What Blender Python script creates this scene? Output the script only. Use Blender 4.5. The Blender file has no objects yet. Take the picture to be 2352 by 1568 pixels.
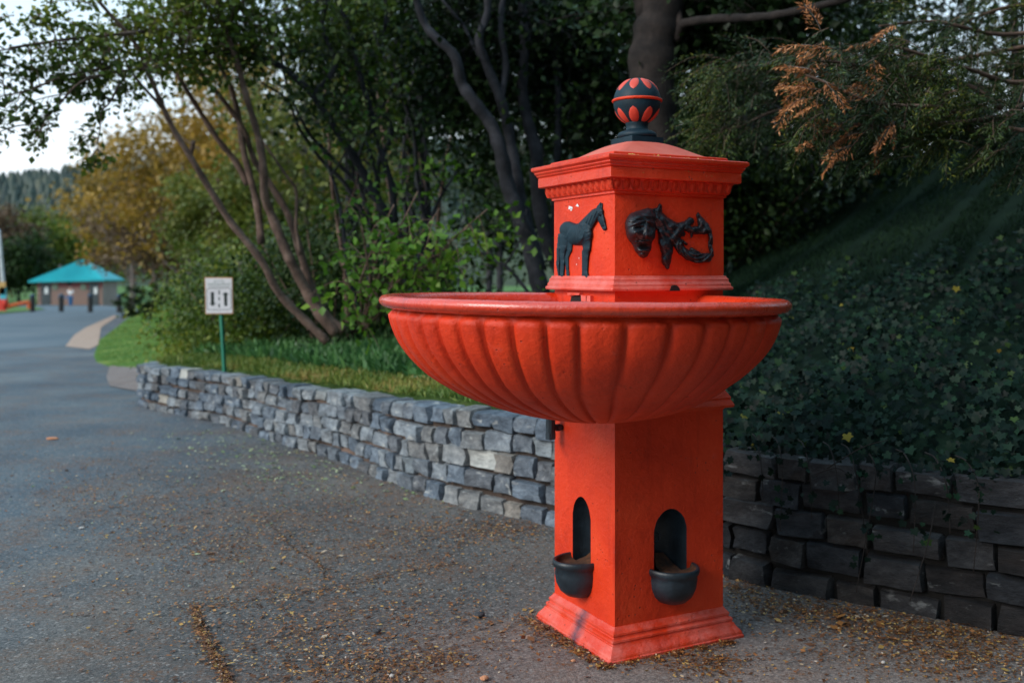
import bpy, math, random
import numpy as np
from mathutils import Vector, noise as mnoise
rng = np.random.default_rng(7)
random.seed(7)
scene = bpy.context.scene
COL = scene.collection
F = 2287.0; CX = 1176.0; HY = 628.0; EYE = 1.5

# ---------------------------------------------------------------- camera
cam_d = bpy.data.cameras.new("camera"); cam = bpy.data.objects.new("camera", cam_d); COL.objects.link(cam)
cam.location = (0, 0, EYE); cam.rotation_euler = (math.radians(90), 0, 0)
cam_d.lens = 35.0; cam_d.sensor_width = 36.0; cam_d.shift_y = -(784 - HY) / 2352.0
cam_d.clip_start = 0.05; cam_d.clip_end = 3000
cam_d.dof.use_dof = True; cam_d.dof.focus_distance = 3.75; cam_d.dof.aperture_fstop = 2.1
scene.camera = cam
# ---------------------------------------------------------------- sky, sun, exposure
w = bpy.data.worlds.new("World"); scene.world = w; w.use_nodes = True
nt = w.node_tree; nt.nodes.clear()
SUN_EL, SUN_AZ = 30.0, 238.0        # azimuth clockwise from +Y
sky = nt.nodes.new('ShaderNodeTexSky'); sky.sky_type = 'NISHITA'; sky.sun_disc = False
sky.sun_elevation = math.radians(SUN_EL); sky.sun_rotation = math.radians(SUN_AZ)
tc = nt.nodes.new('ShaderNodeTexCoord'); mp = nt.nodes.new('ShaderNodeMapping'); mp.inputs['Scale'].default_value = (1.5, 1.5, 6)
nz = nt.nodes.new('ShaderNodeTexNoise'); nz.inputs['Scale'].default_value = 1.6; nz.inputs['Detail'].default_value = 6
cr = nt.nodes.new('ShaderNodeValToRGB'); cr.color_ramp.elements[0].position = 0.30; cr.color_ramp.elements[1].position = 0.62
cr.color_ramp.elements[0].color = (0.72, 0.72, 0.72, 1); cr.color_ramp.elements[1].color = (0.97, 0.97, 0.97, 1)
mx = nt.nodes.new('ShaderNodeMixRGB')
sp_ = nt.nodes.new('ShaderNodeSeparateXYZ'); er = nt.nodes.new('ShaderNodeValToRGB'); er.color_ramp.elements[0].position = 0.02; er.color_ramp.elements[1].position = 0.36
er.color_ramp.elements[0].color = (1.0, 1.0, 1.0, 1); er.color_ramp.elements[1].color = (0.46, 0.70, 0.86, 1)
ml = nt.nodes.new('ShaderNodeMixRGB'); ml.blend_type = 'MULTIPLY'; ml.inputs[0].default_value = 1.0; ml.inputs[2].default_value = (9.6, 9.9, 10.2, 1)
nt.links.new(tc.outputs['Generated'], sp_.inputs[0]); nt.links.new(sp_.outputs['Z'], er.inputs[0]); nt.links.new(er.outputs[0], ml.inputs[1]); nt.links.new(ml.outputs[0], mx.inputs[2])
bg = nt.nodes.new('ShaderNodeBackground'); bg.inputs['Strength'].default_value = 0.12
out = nt.nodes.new('ShaderNodeOutputWorld')
nt.links.new(tc.outputs['Generated'], mp.inputs[0]); nt.links.new(mp.outputs[0], nz.inputs[0]); nt.links.new(nz.outputs[0], cr.inputs[0])
nt.links.new(cr.outputs[0], mx.inputs[0]); nt.links.new(sky.outputs[0], mx.inputs[1]); nt.links.new(mx.outputs[0], bg.inputs[0]); nt.links.new(bg.outputs[0], out.inputs[0])
sd = bpy.data.lights.new("sun", 'SUN'); sd.energy = 2.4; sd.angle = math.radians(28); sd.color = (1, 0.93, 0.86)
so = bpy.data.objects.new("sun", sd); COL.objects.link(so)
az, el = math.radians(SUN_AZ), math.radians(SUN_EL)
sdir = Vector((math.sin(az) * math.cos(el), math.cos(az) * math.cos(el), math.sin(el)))
so.rotation_euler = sdir.to_track_quat('Z', 'Y').to_euler(); so.location = (-8, -8, 12)
vs = scene.view_settings; vs.view_transform = 'Standard'; vs.look = 'None'; vs.exposure = 0.32; vs.gamma = 1.0; vs.use_curve_mapping = False
scene.cycles.max_bounces = 6; scene.cycles.transparent_max_bounces = 4; scene.cycles.diffuse_bounces = 3
scene.cycles.use_denoising = True

# ---------------------------------------------------------------- helpers
def W(px, py, Y):
    return np.array([(px - CX) / F * Y, Y, EYE - (py - HY) / F * Y])
def link(o, parent=None):
    COL.objects.link(o)
    if parent is not None: o.parent = parent
    return o
def mesh_obj(name, V, Fc, mat, parent=None, smooth=False, angle=None, attr=None):
    me = bpy.data.meshes.new(name)
    V = np.asarray(V, float)
    if isinstance(Fc, np.ndarray):
        n, k = Fc.shape
        me.vertices.add(len(V)); me.vertices.foreach_set('co', V.astype(np.float32).ravel())
        me.loops.add(n * k); me.loops.foreach_set('vertex_index', Fc.astype(np.int32).ravel())
        me.polygons.add(n); me.polygons.foreach_set('loop_start', (np.arange(n) * k).astype(np.int32))
        me.polygons.foreach_set('loop_total', np.full(n, k, np.int32)); me.update(calc_edges=True)
    else:
        me.from_pydata([tuple(v) for v in V], [], Fc); me.update()
    if smooth: me.polygons.foreach_set('use_smooth', np.ones(len(me.polygons), bool))
    if angle: me.set_sharp_from_angle(angle=math.radians(angle))
    if attr is not None:
        a = me.attributes.new('tint', 'FLOAT', 'POINT'); a.data.foreach_set('value', np.asarray(attr, np.float32))
    ms = mat if isinstance(mat, (list, tuple)) else [mat]
    for m in ms: me.materials.append(m)
    o = bpy.data.objects.new(name, me); return link(o, parent)
def empty(name, loc, label, cat, group=None, rz=0):
    o = bpy.data.objects.new(name, None); o.location = loc; o.rotation_euler = (0, 0, rz); o.empty_display_size = 0.1
    tag(o, label, cat, group); return link(o)
def tag(o, label=None, cat=None, group=None, kind=None):
    if label: o['label'] = label
    if cat: o['category'] = cat
    if group: o['group'] = group
    if kind: o['kind'] = kind
    return o
class MB:
    """collects pieces, builds one mesh"""
    def __init__(s): s.v = []; s.f = []
    def add(s, V, Fc):
        b = len(s.v); s.v += [tuple(v) for v in V]; s.f += [tuple(i + b for i in f) for f in Fc]; return s
    def box(s, c, d, rz=0):
        c = np.array(c, float); d = np.array(d, float) / 2; cs, sn = math.cos(rz), math.sin(rz)
        P = []
        for z in (-1, 1):
            for x, y in ((-1, -1), (1, -1), (1, 1), (-1, 1)):
                X, Y = x * d[0], y * d[1]; P.append((c[0] + X * cs - Y * sn, c[1] + X * sn + Y * cs, c[2] + z * d[2]))
        return s.add(P, [(3, 2, 1, 0), (4, 5, 6, 7), (0, 1, 5, 4), (1, 2, 6, 5), (2, 3, 7, 6), (3, 0, 4, 7)])
    def lathe(s, prof, c=(0, 0, 0), n=32):
        P = []; Q = []
        for r, z in prof:
            for i in range(n):
                a = 2 * math.pi * i / n; P.append((c[0] + r * math.cos(a), c[1] + r * math.sin(a), c[2] + z))
        for j in range(len(prof) - 1):
            for i in range(n):
                k = (i + 1) % n; Q.append((j * n + i, j * n + k, (j + 1) * n + k, (j + 1) * n + i))
        Q.append(tuple(range(n - 1, -1, -1))); Q.append(tuple((len(prof) - 1) * n + i for i in range(n)))
        return s.add(P, Q)
    def tube(s, pts, rad, n=6, cap=True):
        V, Q = tube_geo(pts, rad, n, cap); return s.add(V, Q)
    def build(s, name, mat, parent=None, smooth=False, angle=None):
        return mesh_obj(name, s.v, s.f, mat, parent, smooth, angle)
def tube_geo(pts, rad, n=6, cap=True):
    P = np.array(pts, float); m = len(P); R = np.broadcast_to(np.array(rad, float), (m,))
    T = np.gradient(P, axis=0); T /= np.linalg.norm(T, axis=1)[:, None] + 1e-9
    ref = np.array([0.31, 0.17, 0.93]); 
    if abs(T[0] @ ref) > 0.9: ref = np.array([0.9, 0.3, 0.1])
    A = np.cross(T, ref); A /= np.linalg.norm(A, axis=1)[:, None] + 1e-9; B = np.cross(T, A)
    a = np.linspace(0, 2 * np.pi, n, endpoint=False)
    V = P[:, None] + R[:, None, None] * (np.cos(a)[None, :, None] * A[:, None] + np.sin(a)[None, :, None] * B[:, None])
    V = V.reshape(-1, 3); Q = []
    for j in range(m - 1):
        for i in range(n):
            k = (i + 1) % n; Q.append((j * n + i, j * n + k, (j + 1) * n + k, (j + 1) * n + i))
    if cap: Q.append(tuple(range(n - 1, -1, -1))); Q.append(tuple((m - 1) * n + i for i in range(n)))
    return V, Q
def smoothline(pts, k=5):
    P = np.array(pts, float); P = np.vstack([2 * P[0] - P[1], P, 2 * P[-1] - P[-2]]); out = []
    for i in range(1, len(P) - 2):
        for j in range(k):
            t = j / k
            out.append(0.5 * ((2 * P[i]) + (P[i + 1] - P[i - 1]) * t + (2 * P[i - 1] - 5 * P[i] + 4 * P[i + 1] - P[i + 2]) * t * t + (-P[i - 1] + 3 * P[i] - 3 * P[i + 1] + P[i + 2]) * t ** 3))
    out.append(P[-2]); return np.array(out)

# ---------------------------------------------------------------- materials
def newmat(name):
    m = bpy.data.materials.new(name); m.use_nodes = True; n = m.node_tree; n.nodes.clear()
    b = n.nodes.new('ShaderNodeBsdfPrincipled'); o = n.nodes.new('ShaderNodeOutputMaterial'); n.links.new(b.outputs[0], o.inputs[0])
    return m, n, b, o
def N(n, t, **kw):
    x = n.nodes.new(t)
    for k, v in kw.items():
        if k in x.inputs: x.inputs[k].default_value = v
        else: setattr(x, k, v)
    return x
def ramp(n, fac, stops):
    r = n.nodes.new('ShaderNodeValToRGB'); e = r.color_ramp.elements
    while len(e) < len(stops): e.new(0.5)
    for i, (p, c) in enumerate(stops):
        e[i].position = p; e[i].color = (*c, 1) if len(c) == 3 else c
    n.links.new(fac, r.inputs[0]); return r.outputs[0]
def mix(n, fac, a, b, mode='MIX'):
    m = n.nodes.new('ShaderNodeMixRGB'); m.blend_type = mode
    for s, v in ((0, fac), (1, a), (2, b)):
        if hasattr(v, 'links'): n.links.new(v, m.inputs[s])
        else: m.inputs[s].default_value = v if s == 0 else (*v, 1) if len(v) == 3 else v
    return m.outputs[0]
def coords(n, kind='Object'):
    return n.nodes.new('ShaderNodeTexCoord').outputs[kind]
def noise(n, co, scale, detail=4, rough=0.6):
    x = N(n, 'ShaderNodeTexNoise', Scale=scale, Detail=detail, Roughness=rough); n.links.new(co, x.inputs['Vector']); return x.outputs['Fac']
def bump(n, b, h, strength, dist=0.01):
    x = N(n, 'ShaderNodeBump', Strength=strength, Distance=dist); n.links.new(h, x.inputs['Height']); n.links.new(x.outputs[0], b.inputs['Normal']); return x
def simple(name, c1, c2, scale=8, rough=0.6, bstr=0.3, bscale=40, bdist=0.004, metallic=0, spec=0.5):
    m, n, b, o = newmat(name); co = coords(n)
    n.links.new(ramp(n, noise(n, co, scale), [(0.35, c1), (0.65, c2)]), b.inputs['Base Color'])
    b.inputs['Roughness'].default_value = rough; b.inputs['Metallic'].default_value = metallic; b.inputs['Specular IOR Level'].default_value = spec
    if bstr: bump(n, b, noise(n, co, bscale, 5), bstr, bdist)
    return m
def red_paint(name, fade=0.0, stain=False, rlo=0.36, rhi=0.6, spec=0.32):
    m, n, b, o = newmat(name); co = coords(n)
    base = ramp(n, noise(n, co, 3.5, 6), [(0.3, (0.56, 0.030, 0.007)), (0.52, (0.70, 0.045, 0.010)), (0.8, (0.78, 0.072, 0.020))])
    wear = ramp(n, noise(n, co, 9, 8, 0.7), [(0.66 - fade * 0.55, (0, 0, 0)), (0.80 - fade * 0.35, (1, 1, 1))])
    wf = N(n, 'ShaderNodeMath', operation='MULTIPLY'); wf.inputs[1].default_value = 0.18 + 0.5 * fade; n.links.new(wear, wf.inputs[0])
    base = mix(n, wf.outputs[0], base, (0.80, 0.26, 0.22))
    mpz = N(n, 'ShaderNodeMapping'); mpz.inputs['Scale'].default_value = (14, 14, 1.3); n.links.new(co, mpz.inputs[0])
    stv = noise(n, mpz.outputs[0], 1.0, 6, 0.7); base = mix(n, 1.0, base, ramp(n, stv, [(0.28, (0.72, 0.66, 0.66)), (0.42, (0.98, 0.98, 0.98)), (0.62, (1.0, 1.0, 1.0)), (0.78, (1.12, 1.5, 1.6))]), 'MULTIPLY')
    base = mix(n, 1.0, base, ramp(n, noise(n, co, 5.5, 7, 0.7), [(0.28, (0.74, 0.68, 0.68)), (0.43, (1, 1, 1))]), 'MULTIPLY')
    pits = N(n, 'ShaderNodeTexVoronoi', Scale=34.0); n.links.new(co, pits.inputs['Vector'])
    pm = ramp(n, pits.outputs['Distance'], [(0.07, (1, 1, 1)), (0.15, (0, 0, 0))])
    gate = ramp(n, noise(n, co, 7, 3), [(0.52, (0, 0, 0)), (0.60, (1, 1, 1))])
    pitf = mix(n, 1.0, pm, gate, 'MULTIPLY')
    pf = N(n, 'ShaderNodeMath', operation='MULTIPLY'); pf.inputs[1].default_value = 0.75; n.links.new(pitf, pf.inputs[0])
    base = mix(n, pf.outputs[0], base, (0.16, 0.018, 0.012))
    speck = ramp(n, noise(n, co, 160, 2), [(0.74, (0, 0, 0)), (0.78, (1, 1, 1))])
    sp = N(n, 'ShaderNodeMath', operation='MULTIPLY'); sp.inputs[1].default_value = 0.35; n.links.new(speck, sp.inputs[0])
    base = mix(n, sp.outputs[0], base, (0.09, 0.02, 0.02))
    if stain:   # dark run-off streak under the left cup
        sx = N(n, 'ShaderNodeSeparateXYZ'); n.links.new(co, sx.inputs[0])
        d = N(n, 'ShaderNodeMath', operation='SUBTRACT'); d.inputs[1].default_value = SA * -0.5 + 0.22; n.links.new(sx.outputs['Y'], d.inputs[0])
        ab = N(n, 'ShaderNodeMath', operation='ABSOLUTE'); n.links.new(d.outputs[0], ab.inputs[0])
        ad = N(n, 'ShaderNodeMath', operation='MULTIPLY_ADD'); ad.inputs[1].default_value = 0.09; ad.inputs[2].default_value = -0.045
        n.links.new(noise(n, co, 22, 5), ad.inputs[0])
        sm = N(n, 'ShaderNodeMath', operation='ADD'); n.links.new(ab.outputs[0], sm.inputs[0]); n.links.new(ad.outputs[0], sm.inputs[1])
        k1 = ramp(n, sm.outputs[0], [(0.0, (0.9, 0.9, 0.9)), (0.05, (0, 0, 0))])
        lf = N(n, 'ShaderNodeMath', operation='LESS_THAN'); lf.inputs[1].default_value = -SB * 0.5 + 0.004; n.links.new(sx.outputs['X'], lf.inputs[0])
        k = mix(n, 1.0, k1, lf.outputs[0], 'MULTIPLY')
        base = mix(n, k, base, (0.06, 0.035, 0.055))
    n.links.new(base, b.inputs['Base Color'])
    r = N(n, 'ShaderNodeMapRange'); r.inputs['To Min'].default_value = rlo; r.inputs['To Max'].default_value = rhi
    n.links.new(noise(n, co, 12, 5), r.inputs['Value']); n.links.new(r.outputs[0], b.inputs['Roughness'])
    b.inputs['Specular IOR Level'].default_value = spec
    h = N(n, 'ShaderNodeMath', operation='MULTIPLY_ADD'); h.inputs[1].default_value = -1.6; n.links.new(pitf, h.inputs[0])
    h2 = N(n, 'ShaderNodeMath', operation='ADD'); n.links.new(noise(n, co, 55, 6, 0.65), h2.inputs[0]); n.links.new(noise(n, co, 20, 4), h2.inputs[1])
    n.links.new(h2.outputs[0], h.inputs[2]); bump(n, b, h.outputs[0], 0.6, 0.006)
    return m
def leafmat(name, stops, rough=0.5, trans=0.3, spec=0.4):
    m, n, b, o = newmat(name)
    at = n.nodes.new('ShaderNodeAttribute'); at.attribute_name = 'tint'
    c = ramp(n, at.outputs['Fac'], stops); n.links.new(c, b.inputs['Base Color']); b.inputs['Roughness'].default_value = rough
    b.inputs['Specular IOR Level'].default_value = spec
    if trans:
        t = n.nodes.new('ShaderNodeBsdfTranslucent'); n.links.new(c, t.inputs[0]); ms = n.nodes.new('ShaderNodeMixShader'); ms.inputs[0].default_value = trans
        n.links.new(b.outputs[0], ms.inputs[1]); n.links.new(t.outputs[0], ms.inputs[2]); n.links.new(ms.outputs[0], o.inputs[0])
    return m

# ================================================================ FOUNTAIN frame
ANG = math.radians(27.2)
dR = np.array([math.cos(ANG), math.sin(ANG)]); dL = np.array([-math.sin(ANG), math.cos(ANG)])
SA, SB = 0.485, 0.545                 # left face width (along dL), right face width (along dR)
P1 = np.array([0.411, 3.978]); CC = P1 + dL * SA / 2 + dR * SB / 2
def loc2(x, y):                        # world xy -> fountain local xy
    d = np.array([x, y]) - CC; return np.array([d @ dR, d @ dL])
def face_left(px, py):                 # photo measure -> (s, z) on the left face
    k = (px - CX) / F; s = (P1[0] - k * P1[1]) / (k * dL[1] - dL[0]); Y = P1[1] + s * dL[1]; return s, EYE - (py - HY) * Y / F
def face_right(px, py):
    k = (px - CX) / F; s = (P1[0] - k * P1[1]) / (k * dR[1] - dR[0]); Y = P1[1] + s * dR[1]; return s, EYE - (py - HY) * Y / F
M_red = red_paint('red_paint', 0.10)
M_redf = red_paint('red_paint_faded', 0.62, False, .22, .5, .6)
M_redb = red_paint('red_paint_base', 0.42, True, .25, .5, .55)
M_redw = red_paint('red_paint_rim', 0.10, False, .14, .42, .75)
for n_ in M_redw.node_tree.nodes:
    if n_.type == 'BSDF_PRINCIPLED': n_.inputs['Coat Weight'].default_value = 0.6; n_.inputs['Coat Roughness'].default_value = 0.16
M_redc = red_paint('red_paint_cornice', 0.12, False, .2, .5, .6)
M_blk = simple('black_paint', (0.006, 0.011, 0.016), (0.016, 0.029, 0.041), 14, 0.45, 0.5, 70, 0.003)
M_blk2 = simple('black_paint_relief', (0.004, 0.017, 0.027), (0.008, 0.030, 0.045), 10, 0.55, 0.35, 120, 0.002, 0, 0.3)
M_mask = simple('black_paint_mask', (0.008, 0.010, 0.013), (0.016, 0.020, 0.026), 14, 0.42, 0.5, 70, 0.003)
M_hole = simple('dark_hollow', (0.004, 0.004, 0.004), (0.012, 0.008, 0.006), 10, 0.9, 0)
M_rust = simple('rust', (0.018, 0.008, 0.005), (0.10, 0.034, 0.011), 26, 0.9, 0.6, 90, 0.004)
M_dome = simple('faded_red_top', (0.58, 0.10, 0.065), (0.66, 0.15, 0.10), 5, 0.75, 0.4, 70, 0.003)
M_ptl = simple('coral_paint', (0.62, 0.055, 0.03), (0.70, 0.08, 0.045), 9, 0.5, 0.3, 90, 0.002)

fount = empty('drinking_fountain', (CC[0], CC[1], 0), 'tall red fountain with wide fluted basin, black ball finial, horse and mask reliefs', 'fountain', rz=ANG)
hb, ha = SB / 2, SA / 2
def ring(e, z, r=0.006, b=None, a=None):
    b = (hb if b is None else b) + e; a = (ha if a is None else a) + e; P = []
    for sx, sy, a0 in ((1, 1, 0), (-1, 1, 90), (-1, -1, 180), (1, -1, 270)):
        for t in (0, 45, 90):
            A = math.radians(a0 + t); P.append((sx * (b - r) + r * math.cos(A), sy * (a - r) + r * math.sin(A), z))
    return P
def sweep(name, prof, mat, cap=(True, True), r=0.006, b=None, a=None, parent=fount, angle=28, **kw):
    V = []; Q = []; n = 12
    for e, z in prof: V += ring(e, z, r, b, a)
    for j in range(len(prof) - 1):
        for i in range(n):
            k = (i + 1) % n; Q.append((j * n + i, j * n + k, (j + 1) * n + k, (j + 1) * n + i))
    if cap[0]: Q.append(tuple(range(n - 1, -1, -1)))
    if cap[1]: Q.append(tuple((len(prof) - 1) * n + i for i in range(n)))
    return mesh_obj(name, V, Q, mat, parent, True, angle)
# base moulding
sweep('base_moulding', [(0.060, -0.045), (0.064, -0.030), (0.063, -0.022), (0.059, -0.018), (0.058, -0.010), (0.053, -0.002), (0.044, 0.008), (0.037, 0.018), (0.034, 0.026), (0.029, 0.026), (0.028, 0.031), (0.031, 0.037), (0.030, 0.044), (0.025, 0.048), (0.019, 0.049), (0.018, 0.054),
      (0.021, 0.060), (0.020, 0.067), (0.015, 0.072), (0.010, 0.078), (0.004, 0.088), (-0.01, 0.090)], M_redb, (True, True))
# shaft with two arched niches cut in
def arch_prof(s0, s1, zs, zt, n=14, pt=0.85):
    out = []
    for i in range(n + 1):
        t = -1 + 2 * i / n; out.append((s0 + (s1 - s0) * i / n, zs + (zt - zs) * (1 - abs(t) ** 1.9) ** (0.62)))
    return out
def face_with_arch(s0, s1, z0, zs, zt, width, zb, ztop):
    V = []; Q = []
    def quad(a, b, c, d):
        i = len(V); V.extend([a, b, c, d]); Q.append((i, i + 1, i + 2, i + 3))
    quad((0, zb), (s0, zb), (s0, ztop), (0, ztop)); quad((s1, zb), (width, zb), (width, ztop), (s1, ztop)); quad((s0, zb), (s1, zb), (s1, z0), (s0, z0))
    A = arch_prof(s0, s1, zs, zt)
    for p, q in zip(A[:-1], A[1:]): quad(p, q, (q[0], ztop), (p[0], ztop))
    return V, Q
NL = [0.2010, 0.3120, 0.276, 0.475, 0.558]     # left niche s0 s1 z0 zspring ztop
NR = [face_right(1502, 1250)[0], face_right(1576.8, 1250)[0], 0.272, 0.45, 0.532]
NL[0] = face_left(1356.9, 1220)[0]; NL[1] = face_left(1315.7, 1220)[0]
ZT = 1.432
mb = MB()
def PL(s, z, o=0): return (-hb - o, -ha + s, z)      # left face point, o = outward
def PR(s, z, o=0): return (-hb + s, -ha - o, z)      # right face point
V, Q = face_with_arch(*NR, SB, 0.05, ZT); mb.add([PR(*v) for v in V], Q)
V, Q = face_with_arch(*NL, SA, 0.05, ZT); mb.add([PL(*v) for v in V], [q[::-1] for q in Q])
mb.add([(hb, -ha, 0.05), (hb, ha, 0.05), (hb, ha, ZT), (hb, -ha, ZT)], [(0, 1, 2, 3)])
mb.add([(hb, ha, 0.05), (-hb, ha, 0.05), (-hb, ha, ZT), (hb, ha, ZT)], [(0, 1, 2, 3)])
mb.add([(-hb, -ha, ZT), (hb, -ha, ZT), (hb, ha, ZT), (-hb, ha, ZT)], [(0, 1, 2, 3)])
mb.build('shaft', M_red, fount)
for nm, pf, spec in (('niche', PL, NL), ('niche', PR, NR)):
    s0, s1, z0, zs, zt = spec; sc = (s0 + s1) / 2; hw = (s1 - s0) / 2
    out = [(s0, z0 - 0.03)] + arch_prof(s0, s1, zs, zt) + [(s1, z0 - 0.03)]
    m = MB(); K = 6
    V = []; n = len(out)
    for j in range(K + 1):
        f = j / K; sh = math.cos(f * math.pi / 2); dp = -0.115 * math.sin(f * math.pi / 2)
        for s, z in out:
            V.append(pf(sc + (s - sc) * max(sh, 0.02) , z0 - 0.03 + (z - z0 + 0.03) * (1 - 0.35 * (1 - sh)), dp + 0.0008))
    Q = [(j * n + i, j * n + i + 1, (j + 1) * n + i + 1, (j + 1) * n + i) for j in range(K) for i in range(n - 1)]
    m.add(V, Q); nb = m.build('niche', M_blk, fount, True)
# drain ring inside the right niche
rg = MB(); c = (NR[0] + 0.048, 0.405); t = np.linspace(0, 2 * np.pi, 20)
rg.tube([PR(c[0] + 0.019 * math.cos(a), c[1] + 0.019 * math.sin(a), -0.055) for a in t], 0.004, 6, False)
rg.build('spout_ring', M_blk, fount, True)
# capital under the basin
sweep('capital', [(-0.01, 0.925), (0.004, 0.925), (0.008, 0.932), (0.034, 0.936), (0.036, 0.945), (0.030, 0.958), (0.024, 0.968), (0.026, 0.976), (0.018, 0.990), (0.008, 1.006), (0.003, 1.015), (-0.01, 1.016)], M_red)
# drinking cups
def cup(pf, sc, w_, o_, ztop, zbot):
    n = 26; prof = [(0.0, zbot), (0.30, zbot + 0.004), (0.57, zbot + 0.015), (0.79, zbot + 0.037), (0.93, zbot + 0.070), (0.98, zbot + 0.106), (0.965, ztop - 0.034), (1.04, ztop - 0.027), (1.07, ztop - 0.014), (1.05, ztop - 0.003), (1.0, ztop), (0.94, ztop - 0.003), (0.90, ztop - 0.016)]
    V = []; Q = []
    for r, z in prof:
        for i in range(n + 1):
            a = math.pi * i / n; V.append(pf(sc + w_ * r * math.cos(a), z, o_ * r * math.sin(a) - (0.0 if r > 0.02 else -0.0)))
    for j in range(len(prof) - 1):
        for i in range(n): Q.append((j * (n + 1) + i, j * (n + 1) + i + 1, (j + 1) * (n + 1) + i + 1, (j + 1) * (n + 1) + i))
    o = mesh_obj('cup', V, Q, M_blk, fount, True)
    V = []; Q = []; pr = [(0.93, ztop - 0.006), (0.86, ztop - 0.020), (0.6, ztop - 0.024), (0, ztop - 0.026)]
    for r, z in pr:
        for i in range(n + 1):
            a = math.pi * i / n; V.append(pf(sc + w_ * r * math.cos(a), z, o_ * r * math.sin(a) + 0.0))
    for j in range(len(pr) - 1):
        for i in range(n): Q.append((j * (n + 1) + i, (j + 1) * (n + 1) + i, (j + 1) * (n + 1) + i + 1, j * (n + 1) + i + 1))
    # low rusty sill inside niche
    k = len(V); V += [pf(sc - 0.051, ztop - 0.027, 0.004), pf(sc + 0.051, ztop - 0.027, 0.004), pf(sc + 0.046, ztop - 0.012, -0.05), pf(sc - 0.046, ztop - 0.012, -0.05), pf(sc + 0.02, ztop + 0.03, -0.09), pf(sc - 0.02, ztop + 0.03, -0.09)]; Q += [(k, k + 1, k + 2, k + 3), (k + 3, k + 2, k + 4, k + 5)]
    mesh_obj('rusty_lining', V, Q, M_rust, o, True)
cup(PL, 0.2556, 0.094, 0.122, 0.303, 0.136); cup(PR, face_right(1543, 1300)[0], 0.106, 0.108, 0.298, 0.141)
# plumbing valve on the left face
vm = MB(); s, z = 0.435, 0.829
vm.tube([PL(s - 0.015, z, -0.01), PL(s - 0.015, z, 0.05)], 0.012, 10); vm.tube([PL(s - 0.015, z, 0.012), PL(s - 0.015, z, 0.028)], 0.018, 6)
vm.tube([PL(s - 0.015, z + 0.062, 0.058), PL(s - 0.015, z + 0.05, 0.058), PL(s - 0.015, z - 0.04, 0.058)], [0.018, 0.021, 0.021], 10); vm.tube([PL(s - 0.015, z + 0.13, 0.058), PL(s - 0.015, z + 0.06, 0.058)], 0.012, 10)
vm.tube([PL(s - 0.015, z - 0.02, 0.058), PL(s - 0.015, z - 0.048, 0.058)], 0.023, 6)
vm.build('drain_valve', M_blk, fount, False)
# upper box (pedestal), plinth, cornice
sweep('upper_box', [(0.003, 1.486), (0.003, 1.832)], M_red, r=0.004)
# plinth with a notch on the right face: swept, notch piece darker hollow
sweep('plinth_moulding', [(0.004, 1.430), (0.030, 1.430), (0.033, 1.436), (0.032, 1.443), (0.026, 1.447), (0.026, 1.456), (0.021, 1.463), (0.019, 1.470), (0.020, 1.476), (0.014, 1.482), (0.012, 1.489), (0.003, 1.491)], M_redf, r=0.008)
nm = MB(); s = face_right(1539, 660)[0]; t = np.linspace(0, math.pi, 9)
V = [PR(s + 0.025 * math.cos(a), 1.4285 + 0.024 * math.sin(a), 0.0345) for a in t] + [PR(s + 0.025 * math.cos(a), 1.4285 + 0.024 * math.sin(a), 0.0) for a in t]
nm.add(V, [tuple(range(9))] + [(i, i + 1, i + 10, i + 9) for i in range(8)]); nm.build('chipped_notch', M_hole, fount)
# broken opening in the neck, left face
bm_ = MB(); s0, s1 = 0.18, 0.335
bm_.add([PL(s, z, 0.0035) for s, z in ((0.24, 1.375), (0.345, 1.378), (0.335, 1.402), (0.29, 1.410), (0.245, 1.405))], [(4, 3, 2, 1, 0)]); bm_.build('broken_opening', M_hole, fount)
ch = MB()
for (s, z, l, h) in ((0.215, 1.395, 0.045, 0.028), (0.30, 1.413, 0.11, 0.010), (0.175, 1.39, 0.03, 0.035)):
    V0 = [PL(s + sx * l / 2 * random.uniform(.8, 1.1), z + sz * h / 2 * random.uniform(.8, 1.1), o) for o in (0.0, 0.016) for sx, sz in ((-1, -1), (1, -1), (1, 1), (-1, 1))]
    ch.add(V0, [(0, 1, 2, 3), (7, 6, 5, 4), (0, 4, 5, 1), (1, 5, 6, 2), (2, 6, 7, 3), (3, 7, 4, 0)])
ch.build('cement_lump', M_redf, fount)
sweep('cornice', [(0.004, 1.818), (0.012, 1.821), (0.012, 1.829), (0.018, 1.832), (0.023, 1.838), (0.026, 1.850), (0.029, 1.866), (0.034, 1.876), (0.053, 1.878), (0.056, 1.881), (0.056, 1.918), (0.054, 1.921), (0.058, 1.923), (0.062, 1.928), (0.061, 1.931), (0.065, 1.934),
      (0.069, 1.940), (0.068, 1.944), (0.072, 1.948), (0.079, 1.953), (0.080, 1.958), (0.0795, 1.966), (0.074, 1.969), (0.02, 1.970)], M_redc, r=0.007)
corn = bpy.data.objects['cornice']
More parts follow.
